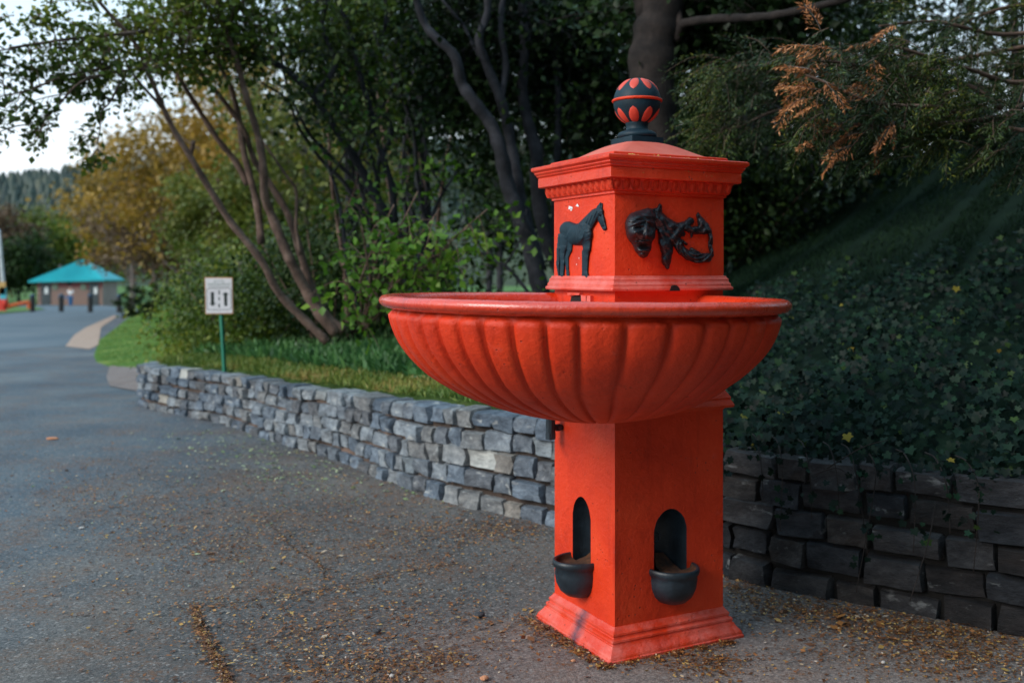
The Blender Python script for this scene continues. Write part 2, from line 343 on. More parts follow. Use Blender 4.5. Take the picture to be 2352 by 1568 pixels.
# egg and dart course, every egg its own part
def egg_geo():
    V = []; Q = []; nu, nv = 8, 6
    for j in range(nv + 1):
        v = j / nv; zz = -0.5 + v
        ww = 0.46 * math.sqrt(max(0.0, 1 - (max(0, 0.62 - v) / 0.62) ** 2.2)) if v < 0.62 else 0.46
        for i in range(nu + 1):
            a = math.pi * i / nu; V.append((ww * math.cos(a), 0.5 * math.sin(a) * (0.5 + 0.5 * v) * (ww / 0.46), zz))
    for j in range(nv):
        for i in range(nu): Q.append((j * (nu + 1) + i, (j + 1) * (nu + 1) + i, (j + 1) * (nu + 1) + i + 1, j * (nu + 1) + i + 1))
    return V, Q
eV, eQ = egg_geo()
em = None; dm = None
def place_piece(kind, me, pf, s, z, o, w_, d_, h_, nrm):
    ob = bpy.data.objects.new(kind, me); link(ob, corn)
    ob.location = pf(s, z, o); ob.scale = (w_, d_, h_); ob.rotation_euler = (math.radians(0), 0, nrm)
tmp = mesh_obj('egg', eV, eQ, M_red, corn, True); em = tmp.data; bpy.data.objects.remove(tmp)
# dart: thin curved shell beside each egg
dV = []; 
for j in range(7):
    v = j / 6; x = 0.5 * math.sqrt(max(0.05, 1 - (max(0, 0.7 - v) / 0.75) ** 2)); dV += [(x, 0.0, -0.5 + v), (x + 0.09, 0.42 * (0.55 + 0.45 * v), -0.5 + v), (x + 0.2, 0.0, -0.5 + v)]
dQ = [(j * 3 + i, (j + 1) * 3 + i, (j + 1) * 3 + i + 1, j * 3 + i + 1) for j in range(6) for i in range(2)]
tmp = mesh_obj('dart', dV, dQ, M_red, corn, True); dmm = tmp.data; bpy.data.objects.remove(tmp)
for pf, width, rot, ne in ((PR, SB, math.pi, 13), (PL, SA, math.pi / 2, 12)):
    for i in range(ne):
        s = -0.03 + (width + 0.06) * (i + 0.5) / ne; wd = (width + 0.06) / ne
        for kind, me in (('egg', em), ('dart', dmm)):
            ob = bpy.data.objects.new(kind, me); link(ob, corn); ob.location = pf(s, 1.8545, 0.020)
            ob.rotation_euler = (math.radians(0), 0, math.pi if pf is PR else math.pi / 2); ob.scale = (wd * (0.86 if kind == 'egg' else 0.9), 0.040 if kind == 'egg' else 0.032, 0.042)
# cap slab and curved dome
sweep('cap_slab', [(0.014, 1.969), (0.016, 1.972), (0.016, 1.984), (0.012, 1.988), (-0.02, 1.989)], M_red, r=0.006)
dome = []
for i in range(15):
    t = i / 14; e = -0.022 - t * (hb - 0.022 - 0.02); z = 1.988 + 0.076 * (0.45 * t ** 0.9 + 0.55 * (0.5 - 0.5 * math.cos(math.pi * t ** 0.9))) ; dome.append((e, z))
V = []; Q = []
for (e, z) in dome:
    t = (-e - 0.022) / (hb - 0.042); b_ = (hb - 0.022) * (1 - t) + 0.07 * t; a_ = (ha - 0.022) * (1 - t) + 0.07 * t
    V += ring(0, z, min(0.02 + 0.02 * t, a_ * 0.5), b_, a_)
n = 12
for j in range(len(dome) - 1):
    for i in range(n): k = (i + 1) % n; Q.append((j * n + i, j * n + k, (j + 1) * n + k, (j + 1) * n + i))
Q.append(tuple((len(dome) - 1) * n + i for i in range(n)))
mesh_obj('dome_cap', V, Q, M_dome, fount, True, 40)
# finial
fp = MB(); fp.add(*[(lambda: (ring(0, 2.050, 0.008, 0.083, 0.083) + ring(0, 2.084, 0.008, 0.083, 0.083), [(i, (i + 1) % 12, 12 + (i + 1) % 12, 12 + i) for i in range(12)] + [tuple(range(12, 24))]))()][0])
fin = fp.build('finial', M_blk2, fount, True, 30)
m = MB(); m.lathe([(0.030, 2.083), (0.076, 2.084), (0.084, 2.090), (0.085, 2.099), (0.080, 2.108), (0.068, 2.114), (0.052, 2.118), (0.047, 2.126), (0.047, 2.140), (0.050, 2.146), (0.050, 2.152), (0.03, 2.156)], n=40); m.build('finial_neck', M_blk2, fin, True, 50)
m = MB(); BR, BZ = 0.1025, 2.243
m.lathe([(BR * math.sin(a), BZ - BR * math.cos(a)) for a in np.linspace(0.25, math.pi - 0.02, 36)], n=64); m.build('ball', M_blk2, fin, True, 60)
m = MB(); m.tube([((BR + 0.0005) * math.cos(a), (BR + 0.0005) * math.sin(a), BZ + 0.004 + 0.0) for a in np.linspace(0, 2 * np.pi, 65)], 0.0065, 8, False); m.build('ball_band', M_red, fin, True)
cam_az = math.atan2(-CC @ dL, -CC @ dR)       # direction to viewer in local frame
def petal_geo(lat0, lat1, hwid):
    V = []; Q = []; nu, nv = 8, 10
    for j in range(nv + 1):
        v = j / nv; lat = lat0 + (lat1 - lat0) * v; hw = hwid * math.sqrt(max(0, 1 - (2 * v - 1) ** 2)) * (1.08 - 0.35 * abs(v - 0.3))
        for i in range(nu + 1):
            u = -1 + 2 * i / nu; lon = u * hw / math.cos(lat); R = BR + 0.0028 * (1 - u ** 4) * (1 - (2 * v - 1) ** 4) + 0.0003
            V.append((R * math.cos(lat) * math.cos(lon), R * math.cos(lat) * math.sin(lon), BZ + R * math.sin(lat)))
    for j in range(nv):
        for i in range(nu): Q.append((j * (nu + 1) + i, j * (nu + 1) + i + 1, (j + 1) * (nu + 1) + i + 1, (j + 1) * (nu + 1) + i))
    return V, Q
mes = []
for args in ((math.radians(24), math.radians(72), 0.185), (math.radians(-18), math.radians(-68), 0.20)):
    V, Q = petal_geo(*args)
    if args[0] < 0: Q = [q[::-1] for q in Q]
    t_ = mesh_obj('petal', V, Q, M_ptl, fin, True); mes.append(t_.data); bpy.data.objects.remove(t_)
for k in range(8):
    for me in mes:
        ob = bpy.data.objects.new('petal', me); link(ob, fin); ob.rotation_euler = (0, 0, cam_az + math.radians(-10 + 45 * k))
# ---------------- reliefs (height fields on the faces, drawn in measured face pixels)
def relief(name, caps, xr, yr, step, depth, fmap, pf, mat, extra=None, rn=0.0, k=10.0):
    xs = np.arange(xr[0], xr[1], step); ys = np.arange(yr[0], yr[1], step); X, Y = np.meshgrid(xs, ys)
    nx = np.array([[mnoise.noise((x * 0.02, y * 0.02, 3.3)) for x in xs] for y in ys]) * 5
    H = np.zeros_like(X); D = np.full_like(X, -1e3)
    for c in caps:
        x0, y0, r0, x1, y1, r1 = c[:6]; g = c[6] if len(c) > 6 else 1.0
        dx, dy = x1 - x0, y1 - y0; L = dx * dx + dy * dy + 1e-6; t = np.clip(((X - x0) * dx + (Y - y0) * dy) / L, 0, 1)
        d = np.hypot(X - x0 - t * dx, Y - y0 - t * dy); r = r0 + (r1 - r0) * t + nx * (rn > 0)
        q = 1 - d / r; h = np.sqrt(np.clip(1 - (d / r) ** 2, 0, 1)) * (r / 60.0) ** 0.6 * g; D = np.maximum(D, q * r)
        H = np.where(H > h, H + 0.12 * np.clip(h, 0, 1) * (H - h < 0.3), h + 0.12 * np.clip(H, 0, 1))
    H = H * depth
    if extra is not None: H = extra(X, Y, H)
    if rn: H = H + rn * depth * np.array([[mnoise.noise((x * 0.035, y * 0.035, 7)) + 0.5 * mnoise.noise((x * 0.09, y * 0.09, 2)) for x in xs] for y in ys]) * (H > 0.001)
    H = np.maximum(H, 0) + 0.004; idx = -np.ones(X.shape, int); V = []; Q = []
    ins = D > -step * 0.9
    for j in range(len(ys)):
        for i in range(len(xs)):
            if ins[j, i]:
                h = H[j, i] if D[j, i] > 0 else -0.003
                s, z = fmap(1205.7 + 0.2197 * (X[j, i] - (1517 if pf is PR else -2163) * max(h, 0)), 344.5 + 0.2197 * Y[j, i])
                idx[j, i] = len(V); V.append(pf(s, z, h))
    for j in range(len(ys) - 1):
        for i in range(len(xs) - 1):
            a = (idx[j, i], idx[j + 1, i], idx[j + 1, i + 1], idx[j, i + 1]); g = [q for q in a if q >= 0]
            if len(g) == 4: Q.append(a if pf is PR else a)
            elif len(g) == 3: Q.append(tuple(g))
    return mesh_obj(name, V, Q, mat, fount, True)
horse = [(448, 838, 92, 530, 880, 108), (530, 884, 112, 590, 880, 116), (590, 885, 112, 640, 900, 62), (610, 830, 84, 680, 735, 66), (680, 735, 66, 735, 672, 58), (735, 668, 56, 775, 640, 46), (772, 642, 42, 800, 735, 38), (800, 735, 38, 830, 818, 25),
         (770, 600, 22, 788, 556, 9), (800, 600, 12, 806, 560, 6), (405, 920, 62, 395, 1030, 44), (395, 1030, 42, 388, 1110, 30), (388, 1110, 30, 392, 1180, 27), (392, 1180, 26, 385, 1300, 23), (386, 1310, 24, 378, 1365, 19),
         (455, 960, 46, 462, 1050, 30, .7), (462, 1050, 28, 436, 1120, 22, .7), (436, 1120, 22, 440, 1230, 18, .7), (440, 1230, 17, 448, 1310, 17, .7), (448, 1320, 18, 450, 1352, 16, .7),
         (645, 940, 52, 645, 1040, 42), (645, 1040, 36, 640, 1130, 27), (640, 1130, 27, 636, 1290, 21), (636, 1290, 25, 645, 1338, 27), (612, 1060, 22, 606, 1330, 15, .6),
         (362, 890, 20, 352, 1030, 22), (352, 1030, 24, 344, 1200, 20), (344, 1200, 20, 352, 1320, 8)]
def horse_x(X, Y, H):
    mane = np.exp(-((Y - (1355 - 0.93 * X) + 15) / 60) ** 2) * (X > 560) * (X < 770) * (Y > 600)
    H = H + 0.0022 * mane * np.sin((X * 0.9 + Y * 0.35) * 0.22) * (H > 0.004)
    tail = (X < 372) * (Y > 900); H = H + 0.0015 * tail * np.sin(X * 0.5)
    for (x, y, r, g) in ((790, 690, 10, -0.006), (820, 800, 9, -0.006), (585, 930, 26, 0.003), (650, 860, 40, 0.003)):
        H = H + g * np.exp(-((X - x) ** 2 + (Y - y) ** 2) / (r * r))
    return H
relief('horse_relief', horse, (310, 880), (530, 1395), 5.0, 0.016, face_left, PL, M_blk2, horse_x)
mask = [(1200, 790, 150, 1215, 850, 155), (1215, 870, 145, 1235, 1010, 92), (1235, 1010, 92, 1240, 1070, 58), (1160, 740, 92, 1290, 700, 92), (1290, 780, 84, 1300, 890, 68)]
def mask_x(X, Y, H):
    def G(x, y, rx, ry, g, rot=0.0):
        c, s = math.cos(rot), math.sin(rot); u = (X - x) * c + (Y - y) * s; v = -(X - x) * s + (Y - y) * c
        return g * np.exp(-(u / rx) ** 2 - (v / ry) ** 2)
    for a in ((1160, 875, 44, 44, 0.020), (1345, 880, 26, 40, 0.010), (1275, 850, 22, 70, 0.016, 0.1), (1285, 905, 36, 28, 0.024), (1255, 925, 14, 10, 0.006), (1310, 925, 14, 10, 0.006), (1290, 935, 8, 6, -0.01),
              (1175, 775, 58, 15, 0.014, -0.35), (1320, 762, 48, 14, 0.014, 0.35), (1190, 822, 34, 15, -0.018, -0.1), (1325, 815, 28, 14, -0.018, 0.1), (1190, 826, 14, 8, 0.008), (1323, 819, 12, 8, 0.008),
              (1265, 1010, 62, 30, -0.034, 0.06), (1262, 1056, 60, 13, 0.012), (1250, 962, 60, 10, 0.012, -0.1), (1225, 1100, 34, 24, 0.010), (1190, 960, 12, 50, -0.006, -0.5), (1230, 700, 80, 12, 0.004), (1225, 735, 70, 9, -0.004)):
        H = H + G(*a) * (H > 0.002)
    return H
relief('mask_relief', mask, (1040, 1400), (590, 1150), 5.0, 0.042, face_right, PR, M_mask, mask_x)
scroll = [(1330, 650, 34, 1400, 640, 40), (1400, 640, 38, 1415, 590, 22), (1415, 590, 20, 1412, 568, 8), (1390, 690, 60, 1450, 760, 72), (1450, 760, 72, 1530, 800, 62), (1530, 800, 60, 1610, 830, 60), (1610, 800, 42, 1680, 780, 34), (1680, 780, 34, 1735, 745, 36), (1700, 745, 22, 1722, 715, 12),
          (1440, 830, 52, 1470, 960, 72), (1470, 960, 72, 1490, 1050, 66), (1490, 1050, 60, 1480, 1170, 48), (1485, 1170, 48, 1490, 1225, 22), (1530, 880, 66, 1600, 960, 48), (1590, 960, 54, 1640, 1050, 46), (1640, 1050, 48, 1720, 1110, 50), (1720, 1110, 48, 1810, 1130, 56),
          (1810, 1130, 54, 1910, 1125, 50), (1910, 1125, 50, 1955, 1100, 26), (1740, 1040, 20, 1800, 1085, 34), (1650, 960, 24, 1690, 985, 14), (1600, 870, 58, 1650, 880, 30), (1700, 820, 36, 1760, 850, 34), (1745, 880, 22, 1742, 915, 8), (1780, 840, 42, 1870, 840, 46), (1870, 800, 60, 1910, 840, 38),
          (1850, 760, 46, 1815, 690, 24), (1815, 690, 24, 1812, 660, 8), (1930, 850, 26, 1945, 930, 24), (1945, 930, 24, 1940, 1010, 26), (1940, 1010, 24, 1955, 1075, 22), (1370, 740, 50, 1400, 800, 40)]
def scroll_x(X, Y, H):
    v = 0.0035 * np.sin((X * 0.45 + Y * 0.75) * 0.06 + 1.5 * np.sin(X * 0.02)) + 0.0015 * np.sin((X * 0.8 - Y * 0.5) * 0.11)
    H = H + v * (H > 0.006)
    H = H + 0.004 * np.sin(np.hypot(X - 1800, Y - 1010) * 0.16) * (X > 1600) * (Y > 960) * (H > 0.004)
    return H
relief('scroll_relief', scroll, (1290, 2000), (540, 1260), 5.0, 0.026, face_right, PR, M_mask, scroll_x, rn=0.06)
M_dropw = simple('dropping_white', (0.62, 0.66, 0.68), (0.75, 0.78, 0.8), 30, .7, 0)
for zx, zy, w_, h_ in ((484, 604, 24, 17), (558, 580, 15, 14), (492, 628, 10, 8), (548, 1195, 4, 7), (575, 1130, 3, 8)):  # white bird droppings splashed beside the horse
    V = []
    for k in range(9):
        a = 2 * math.pi * k / 9; q_ = 1 + .35 * math.sin(k * 2.3 + zx); s, z = face_left(1205.7 + .2197 * (zx + w_ * q_ * math.cos(a)), 344.5 + .2197 * (zy + h_ * q_ * math.sin(a))); V.append(PL(s, z, .0045))
    mesh_obj('bird_dropping', V, [tuple(range(9))], M_dropw, fount)
# ---------------- basin
BC = np.array([0.262, 3.70]); BR0 = 0.722; ZR = 1.398; TX = -0.0115
gx = [881, 897, 917, 940, 973, 1010, 1057, 1111, 1179, 1255, 1329, 1437, 1539, 1617, 1672, 1714, 1752, 1784]
rr = 0.695; ths = []
dist = math.hypot(*BC); a0 = math.atan2(BC[0], BC[1])
for x in gx:                         # where each groove meets the rim circle
    a = math.atan((x - CX) / F) - a0; sn = max(-0.9999, min(0.9999, dist * math.sin(a) / rr))
    ths.append(math.asin(sn) - a)    # angle from the towards-viewer direction, positive to the right
ths = np.array(ths)
base_a = math.atan2(-BC[1], -BC[0])
def to_theta(t): return base_a + t
g = list(ths)
for i in range(1, len(g)):
    if g[i] < g[i - 1] + 0.1: g[i] = g[i - 1] + 0.1
rest = 2 * math.pi - (g[-1] - g[0]); nr = round(rest / 0.185)
g = g + [g[-1] + rest * (i + 1) / nr for i in range(nr - 1)]
NS = 14; us = []; tth = []
for i in range(len(g)):
    a, b2 = g[i], g[(i + 1) % len(g)] + (2 * math.pi if i == len(g) - 1 else 0)
    for k in range(NS): us.append(k / NS); tth.append(to_theta(a + (b2 - a) * k / NS))
us = np.array(us); tth = np.array(tth); nth = len(us)
prof = [(0.676, 1.392), (0.676, 1.378), (0.682, 1.366), (0.686, 1.356), (0.687, 1.346), (0.685, 1.334), (0.681, 1.318), (0.674, 1.298), (0.665, 1.276), (0.652, 1.252), (0.634, 1.226), (0.612, 1.200), (0.584, 1.172), (0.552, 1.144), (0.512, 1.116), (0.466, 1.088), (0.416, 1.062),
        (0.364, 1.039), (0.312, 1.020), (0.260, 1.004), (0.205, 0.990), (0.150, 0.979), (0.095, 0.972), (0.04, 0.969)]
V = []; Q = []
bump_u = np.clip(1 - np.abs(2 * us - 1) ** 4.5, 0, 1) ** 0.85 * (0.80 + 0.26 * us)
ach = (0.5 - 0.5 * np.cos(2 * np.pi * us))
for j, (r, z) in enumerate(prof):
    r *= 1.03; z = 1.392 - (1.392 - z) * 1.045
    tt = np.clip((1.360 - 0.020 * (np.abs(2 * us - 1) ** 3) - z) / 0.012, 0, 1); fade = tt * tt * (3 - 2 * tt) * np.clip(r / 0.30, 0.25, 1)
    am = 0.024 * fade * bump_u - 0.006 * fade
    sh = np.clip((1.12 - z) / 0.15, 0, 1) ** 1.3; cx = BC[0] + 0.055 * sh; cy = BC[1] + 0.05 * sh
    R_ = r - 0.006 + am * 0.95
    X = cx + R_ * np.cos(tth); Y = cy + R_ * np.sin(tth); Z = z + TX * (X - BC[0]) * np.clip((z - 1.0) / 0.3, 0, 1) - am * 0.25 * (z < 1.1)
    for x, y, zz in zip(X, Y, Z): l = loc2(x, y); V.append((l[0], l[1], zz))
no = len(prof)
for j in range(no - 1):
    for i in range(nth): k = (i + 1) % nth; Q.append((j * nth + k, j * nth + i, (j + 1) * nth + i, (j + 1) * nth + k))
basin = mesh_obj('basin', V, Q, M_red, fount, True)
pin = [(0.690, 1.400), (0.672, 1.388), (0.662, 1.370), (0.650, 1.340), (0.610, 1.27), (0.52, 1.18), (0.38, 1.11), (0.2, 1.075), (0.02, 1.07)]
V = []; Q = []; nq = 96
for r, z in pin:
    r *= 1.03
    for i in range(nq):
        a = 2 * math.pi * i / nq; X = BC[0] + r * math.cos(a); Y = BC[1] + r * math.sin(a); l = loc2(X, Y); V.append((l[0], l[1], z + TX * (X - BC[0])))
for j in range(len(pin) - 1):
    for i in range(nq): k = (i + 1) % nq; Q.append((j * nq + i, j * nq + k, (j + 1) * nq + k, (j + 1) * nq + i))
mesh_obj('basin_inside', V, Q, M_redw, basin, True)
V = []; Q = []; nq = 192; cs = []
lipp = [(0.684, 1.370), (0.700, 1.373), (0.716, 1.379), (0.727, 1.388), (0.7305, 1.398), (0.727, 1.408), (0.718, 1.416), (0.706, 1.419), (0.694, 1.418), (0.682, 1.412), (0.672, 1.402), (0.665, 1.388), (0.663, 1.374)]
for r, z in lipp:
    r = r + 0.0205
    for i in range(nq):
        a = 2 * math.pi * i / nq; ww = 0.0016 * mnoise.noise((8 * math.cos(a), 8 * math.sin(a), r * 9)); X = BC[0] + (r + ww) * math.cos(a); Y = BC[1] + (r + ww) * math.sin(a); l = loc2(X, Y); V.append((l[0], l[1], z - 0.004 + ww + TX * (X - BC[0])))
for j in range(len(lipp) - 1):
    for i in range(nq): k = (i + 1) % nq; Q.append((j * nq + k, (j + 1) * nq + k, (j + 1) * nq + i, j * nq + i))
mesh_obj('basin_rim', V, [q[::-1] for q in Q], M_redw, basin, True)
# ================================================================ TERRAIN
BND = [(12, -9, .65), (9, -4, .65), (6, .2, .65), (4.2, 2.1, .65), (3.1, 3.2, .65), (2.11, 4.11, .64), (1.72, 4.42, .64), (1.33, 4.70, .63), (1.06, 4.96, .63), (.62, 5.45, .63), (.246, 5.91, .63), (-.027, 6.17, .63), (-.405, 6.53, .62),
       (-.854, 7.13, .59), (-1.42, 8.01, .55), (-2.07, 8.82, .52), (-2.91, 9.94, .50), (-4.04, 11.06, .47), (-4.28, 11.45, .46), (-4.30, 11.95, .44), (-4.35, 12.6, .15), (-4.7, 13.8, .0), (-5.5, 16.3, 0), (-6.8, 16.9, 0), (-7.6, 18.2, 0), (-8.4, 20, 0), (-10.8, 26, 0), (-14.3, 36, 0),
       (-21, 55, 0), (-31, 80, 0), (-38, 92, 0), (-42, 120, 0), (-60, 200, 0)]
BP = np.array([b[:2] for b in BND], float) * 1.021; BH = np.array([b[2] for b in BND])
def road_z(y):
    y = np.asarray(y, float); return -0.032 - 0.018 * np.clip(y - 12, 0, 86)
def bnd_dist(x, y):
    x = np.atleast_1d(np.asarray(x, float)); y = np.atleast_1d(np.asarray(y, float))
    best = np.full(x.shape, 1e9); hh = np.zeros(x.shape); side = np.ones(x.shape)
    for i in range(len(BP) - 1):
        a, b = BP[i], BP[i + 1]; d = b - a; L = d @ d; t = np.clip(((x - a[0]) * d[0] + (y - a[1]) * d[1]) / L, 0, 1)
        qx, qy = a[0] + t * d[0], a[1] + t * d[1]; ds = np.hypot(x - qx, y - qy); m = ds < best - 1e-9
        best = np.where(m, ds, best); hh = np.where(m, BH[i] + t * (BH[i + 1] - BH[i]), hh)
        cr_ = d[0] * (y - a[1]) - d[1] * (x - a[0]); side = np.where(m, np.where(cr_ <= 0, 1.0, -1.0), side)
    return best * side, hh
def smooth01(t): t = np.clip(t, 0, 1); return t * t * (3 - 2 * t)
def terrain(x, y):
    x = np.atleast_1d(np.asarray(x, float)); y = np.atleast_1d(np.asarray(y, float))
    d, h = bnd_dist(x, y); k = x / np.maximum(y, 2.0); k = np.where(y < 4, np.maximum(k, .5), k)
    m = np.interp(k, [-.45, -.36, -.30, -.22, -.1, .04, .14, .25, .36, .514, 1.0], [.13, .12, .10, .085, .085, .085, .13, .20, .25, .305, .34])
    dd = np.clip(d, 0, None); rise = m * (dd * 1.0) * np.where(dd < 11, 1, 1) ; rise = np.where(dd > 11, m * (11 + 4 * (1 - np.exp(-(dd - 11) / 4.0))), rise)
    z = road_z(y) + h + rise + 0.04 * np.sin(x * 1.3 + 1) * np.sin(y * 1.1) * smooth01(dd / 2)
    # clearing seen under the trees, behind the basin
    return z
def terr1(x, y): return float(terrain(x, y)[0])
def multinoise_mat(name, stops, scale, rough=0.9, bstr=0.5, bscale=60, bdist=0.01, extra=None, co_kind='Object'):
    m, n, b, o = newmat(name); co = coords(n, co_kind)
    c = ramp(n, noise(n, co, scale, 8, 0.65), stops)
    if extra: c = extra(n, co, c)
    n.links.new(c, b.inputs['Base Color']); b.inputs['Roughness'].default_value = rough; b.inputs['Specular IOR Level'].default_value = 0.3
    bump(n, b, noise(n, co, bscale, 6, 0.7), bstr, bdist); return m
M_soil = multinoise_mat('soil_grass', [(0.3, (0.020, 0.026, 0.010)), (0.5, (0.035, 0.055, 0.015)), (0.7, (0.075, 0.050, 0.025))], 3.0)
M_lawn = multinoise_mat('lawn', [(0.3, (0.045, 0.105, 0.025)), (0.5, (0.075, 0.16, 0.035)), (0.72, (0.17, 0.22, 0.06))], 0.9, bscale=30, bdist=0.03)
def asph_extra(n, co, c):
    g = noise(n, co, 75, 5, 0.85); c = mix(n, 1.0, c, ramp(n, g, [(0.34, (0.30, 0.30, 0.32)), (0.50, (0.92, 0.92, 0.92)), (0.62, (1.5, 1.45, 1.4))]), 'MULTIPLY')
    vo = N(n, 'ShaderNodeTexVoronoi', Scale=95.0); n.links.new(co, vo.inputs['Vector']); ag = ramp(n, vo.outputs['Color'], [(0.70, (0, 0, 0)), (0.92, (0.7, 0.7, 0.7))]); c = mix(n, ag, c, (0.34, 0.31, 0.29))
    st = ramp(n, noise(n, co, 1.8, 7, 0.75), [(0.45, (0, 0, 0)), (0.62, (1, 1, 1))]); fine = ramp(n, noise(n, co, 45, 4, 0.8), [(0.46, (0, 0, 0)), (0.60, (1, 1, 1))])
    f = mix(n, 1.0, st, fine, 'MULTIPLY'); fm = N(n, 'ShaderNodeMath', operation='MULTIPLY'); fm.inputs[1].default_value = 0.75; n.links.new(f, fm.inputs[0])
    c = mix(n, fm.outputs[0], c, (0.19, 0.088, 0.042)); return c
def asph_main(n, co, c):
    # worn, dusty paler paving around the fountain
    d = N(n, 'ShaderNodeVectorMath', operation='DISTANCE'); n.links.new(co, d.inputs[0]); d.inputs[1].default_value = (0.75, 3.0, 0)
    a = N(n, 'ShaderNodeMath', operation='MULTIPLY_ADD'); n.links.new(noise(n, co, 1.4, 5), a.inputs[0]); a.inputs[1].default_value = 1.6; n.links.new(d.outputs['Value'], a.inputs[2])
    f = ramp(n, a.outputs[0], [(0.0, (1, 1, 1)), (1.0, (0, 0, 0))]); mr = N(n, 'ShaderNodeMapRange'); mr.inputs['From Min'].default_value = 2.9; mr.inputs['From Max'].default_value = 1.2; n.links.new(a.outputs[0], mr.inputs['Value'])
    c = mix(n, mr.outputs[0], c, (0.27, 0.235, 0.228))
    sx = N(n, 'ShaderNodeSeparateXYZ'); n.links.new(co, sx.inputs[0]); lb = N(n, 'ShaderNodeMath', operation='MULTIPLY_ADD'); n.links.new(noise(n, co, 0.9, 4), lb.inputs[0]); lb.inputs[1].default_value = 2.0; n.links.new(sx.outputs['X'], lb.inputs[2])
    lm = N(n, 'ShaderNodeMapRange'); lm.inputs['From Min'].default_value = -0.6; lm.inputs['From Max'].default_value = -2.4; n.links.new(lb.outputs[0], lm.inputs['Value']); c = mix(n, lm.outputs[0], mix(n, 1.0, c, (1.12, 1.02, 0.93), 'MULTIPLY'), mix(n, 1.0, c, (0.95, 1.20, 1.38), 'MULTIPLY'))  # bluer leftwards: sky reflection put into the asphalt colour
    blot = ramp(n, noise(n, co, 0.55, 6, 0.6), [(0.38, (0.72, 0.74, 0.78)), (0.62, (1.12, 1.08, 1.05))]); c = mix(n, 1.0, c, blot, 'MULTIPLY')
    return asph_extra(n, co, c)
M_asph = multinoise_mat('asphalt', [(0.3, (0.070, 0.083, 0.096)), (0.5, (0.102, 0.108, 0.114)), (0.72, (0.150, 0.142, 0.136))], 0.7, 0.85, 0.8, 130, 0.006, asph_main)
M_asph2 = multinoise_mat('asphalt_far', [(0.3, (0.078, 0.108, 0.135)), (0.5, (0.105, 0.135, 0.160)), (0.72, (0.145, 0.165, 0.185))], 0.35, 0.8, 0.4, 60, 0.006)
M_conc = multinoise_mat('pale_paving', [(0.3, (0.17, 0.14, 0.135)), (0.5, (0.24, 0.195, 0.185)), (0.72, (0.30, 0.25, 0.235))], 3, 0.9, 0.8, 90, 0.006, asph_extra)
M_sand = multinoise_mat('sand', [(0.3, (0.36, 0.24, 0.18)), (0.7, (0.46, 0.33, 0.26))], 5)
# base ground sheet reaching the horizon (under everything)
gxs = np.concatenate([np.linspace(-900, -70, 12), np.linspace(-60, 60, 25), np.linspace(70, 900, 12)]); gys = np.concatenate([np.linspace(-60, 100, 33), np.linspace(120, 1200, 14)])
GX, GY = np.meshgrid(gxs, gys); GZ = road_z(GY) - 0.12
nx_ = len(gxs); Q = np.array([(j * nx_ + i, j * nx_ + i + 1, (j + 1) * nx_ + i + 1, (j + 1) * nx_ + i) for j in range(len(gys) - 1) for i in range(nx_ - 1)])
tag(mesh_obj('ground', np.stack([GX, GY, GZ], -1).reshape(-1, 3), Q, M_lawn, None, True), kind='structure')
# paved forecourt and road: strips from the boundary out to the left and front
def subdiv(P, step):
    out = [P[0]]
    for a, b in zip(P[:-1], P[1:]):
        n = max(1, int(np.linalg.norm(b - a) / step))
        for k in range(n): out.append(a + (b - a) * (k + 1) / n)
    return np.array(out)
PB = subdiv(BP[:31], 1.5)
LF = np.interp(PB[:, 1], [-9, 5, 12, 30, 50, 60, 80, 100, 130], [-30, -30, -28, -26, -29, -32, -44, -62, -90])
V = []; K = 26
for (x, y), l in zip(PB, LF):
    for k in range(K + 1):
        t = (k / K) ** 1.3; V.append((x + 0.02 + (l - x) * t, y + (0 if y > 0 else 0), road_z(y) + 0.0))
Q = np.array([(j * (K + 1) + k, j * (K + 1) + k + 1, (j + 1) * (K + 1) + k + 1, (j + 1) * (K + 1) + k) for j in range(len(PB) - 1) for k in range(K)])
tag(mesh_obj('road', V, Q[:, ::-1], M_asph, None, True), kind='structure')
def sheet(name, pts, lift, mat, n=1):
    V = [(x, y, float(road_z(y)) + lift) for x, y in pts]; return tag(mesh_obj(name, V, [tuple(range(len(V)))], mat), kind='structure')
def gpt(px, py):       # photo measure of a ground point -> xy (flat or descending road)
    Y = EYE * F / (py - HY)
    for _ in range(12): Y = (EYE - float(road_z(Y))) * F / (py - HY)
    return ((px - CX) / F * Y, Y)
sheet('far_road', [gpt(*p) for p in ((-350, 860), (-60, 812), (120, 797), (150, 795), (196, 760), (262, 728), (330, 712))] + [(-38, 92), (-62, 100), (-50, 82), (-30, 45), (-24, 25)], 0.006, M_asph2)
sheet('sand_patch', [gpt(*p) for p in ((150, 796), (170, 770), (196, 753), (262, 724), (268, 728), (232, 752), (226, 792), (205, 803))], 0.012, M_sand)
sheet('pale_pavement', [gpt(*p) for p in ((252, 842), (244, 866), (252, 888), (300, 897), (372, 906), (440, 905), (440, 838), (345, 828), (300, 832))], 0.012, M_conc)
# left verge grass beyond the road
sheet('verge', [gpt(*p) for p in ((-300, 745), (-5, 722), (60, 716), (104, 711), (80, 706), (-300, 700))], 0.05, M_lawn)
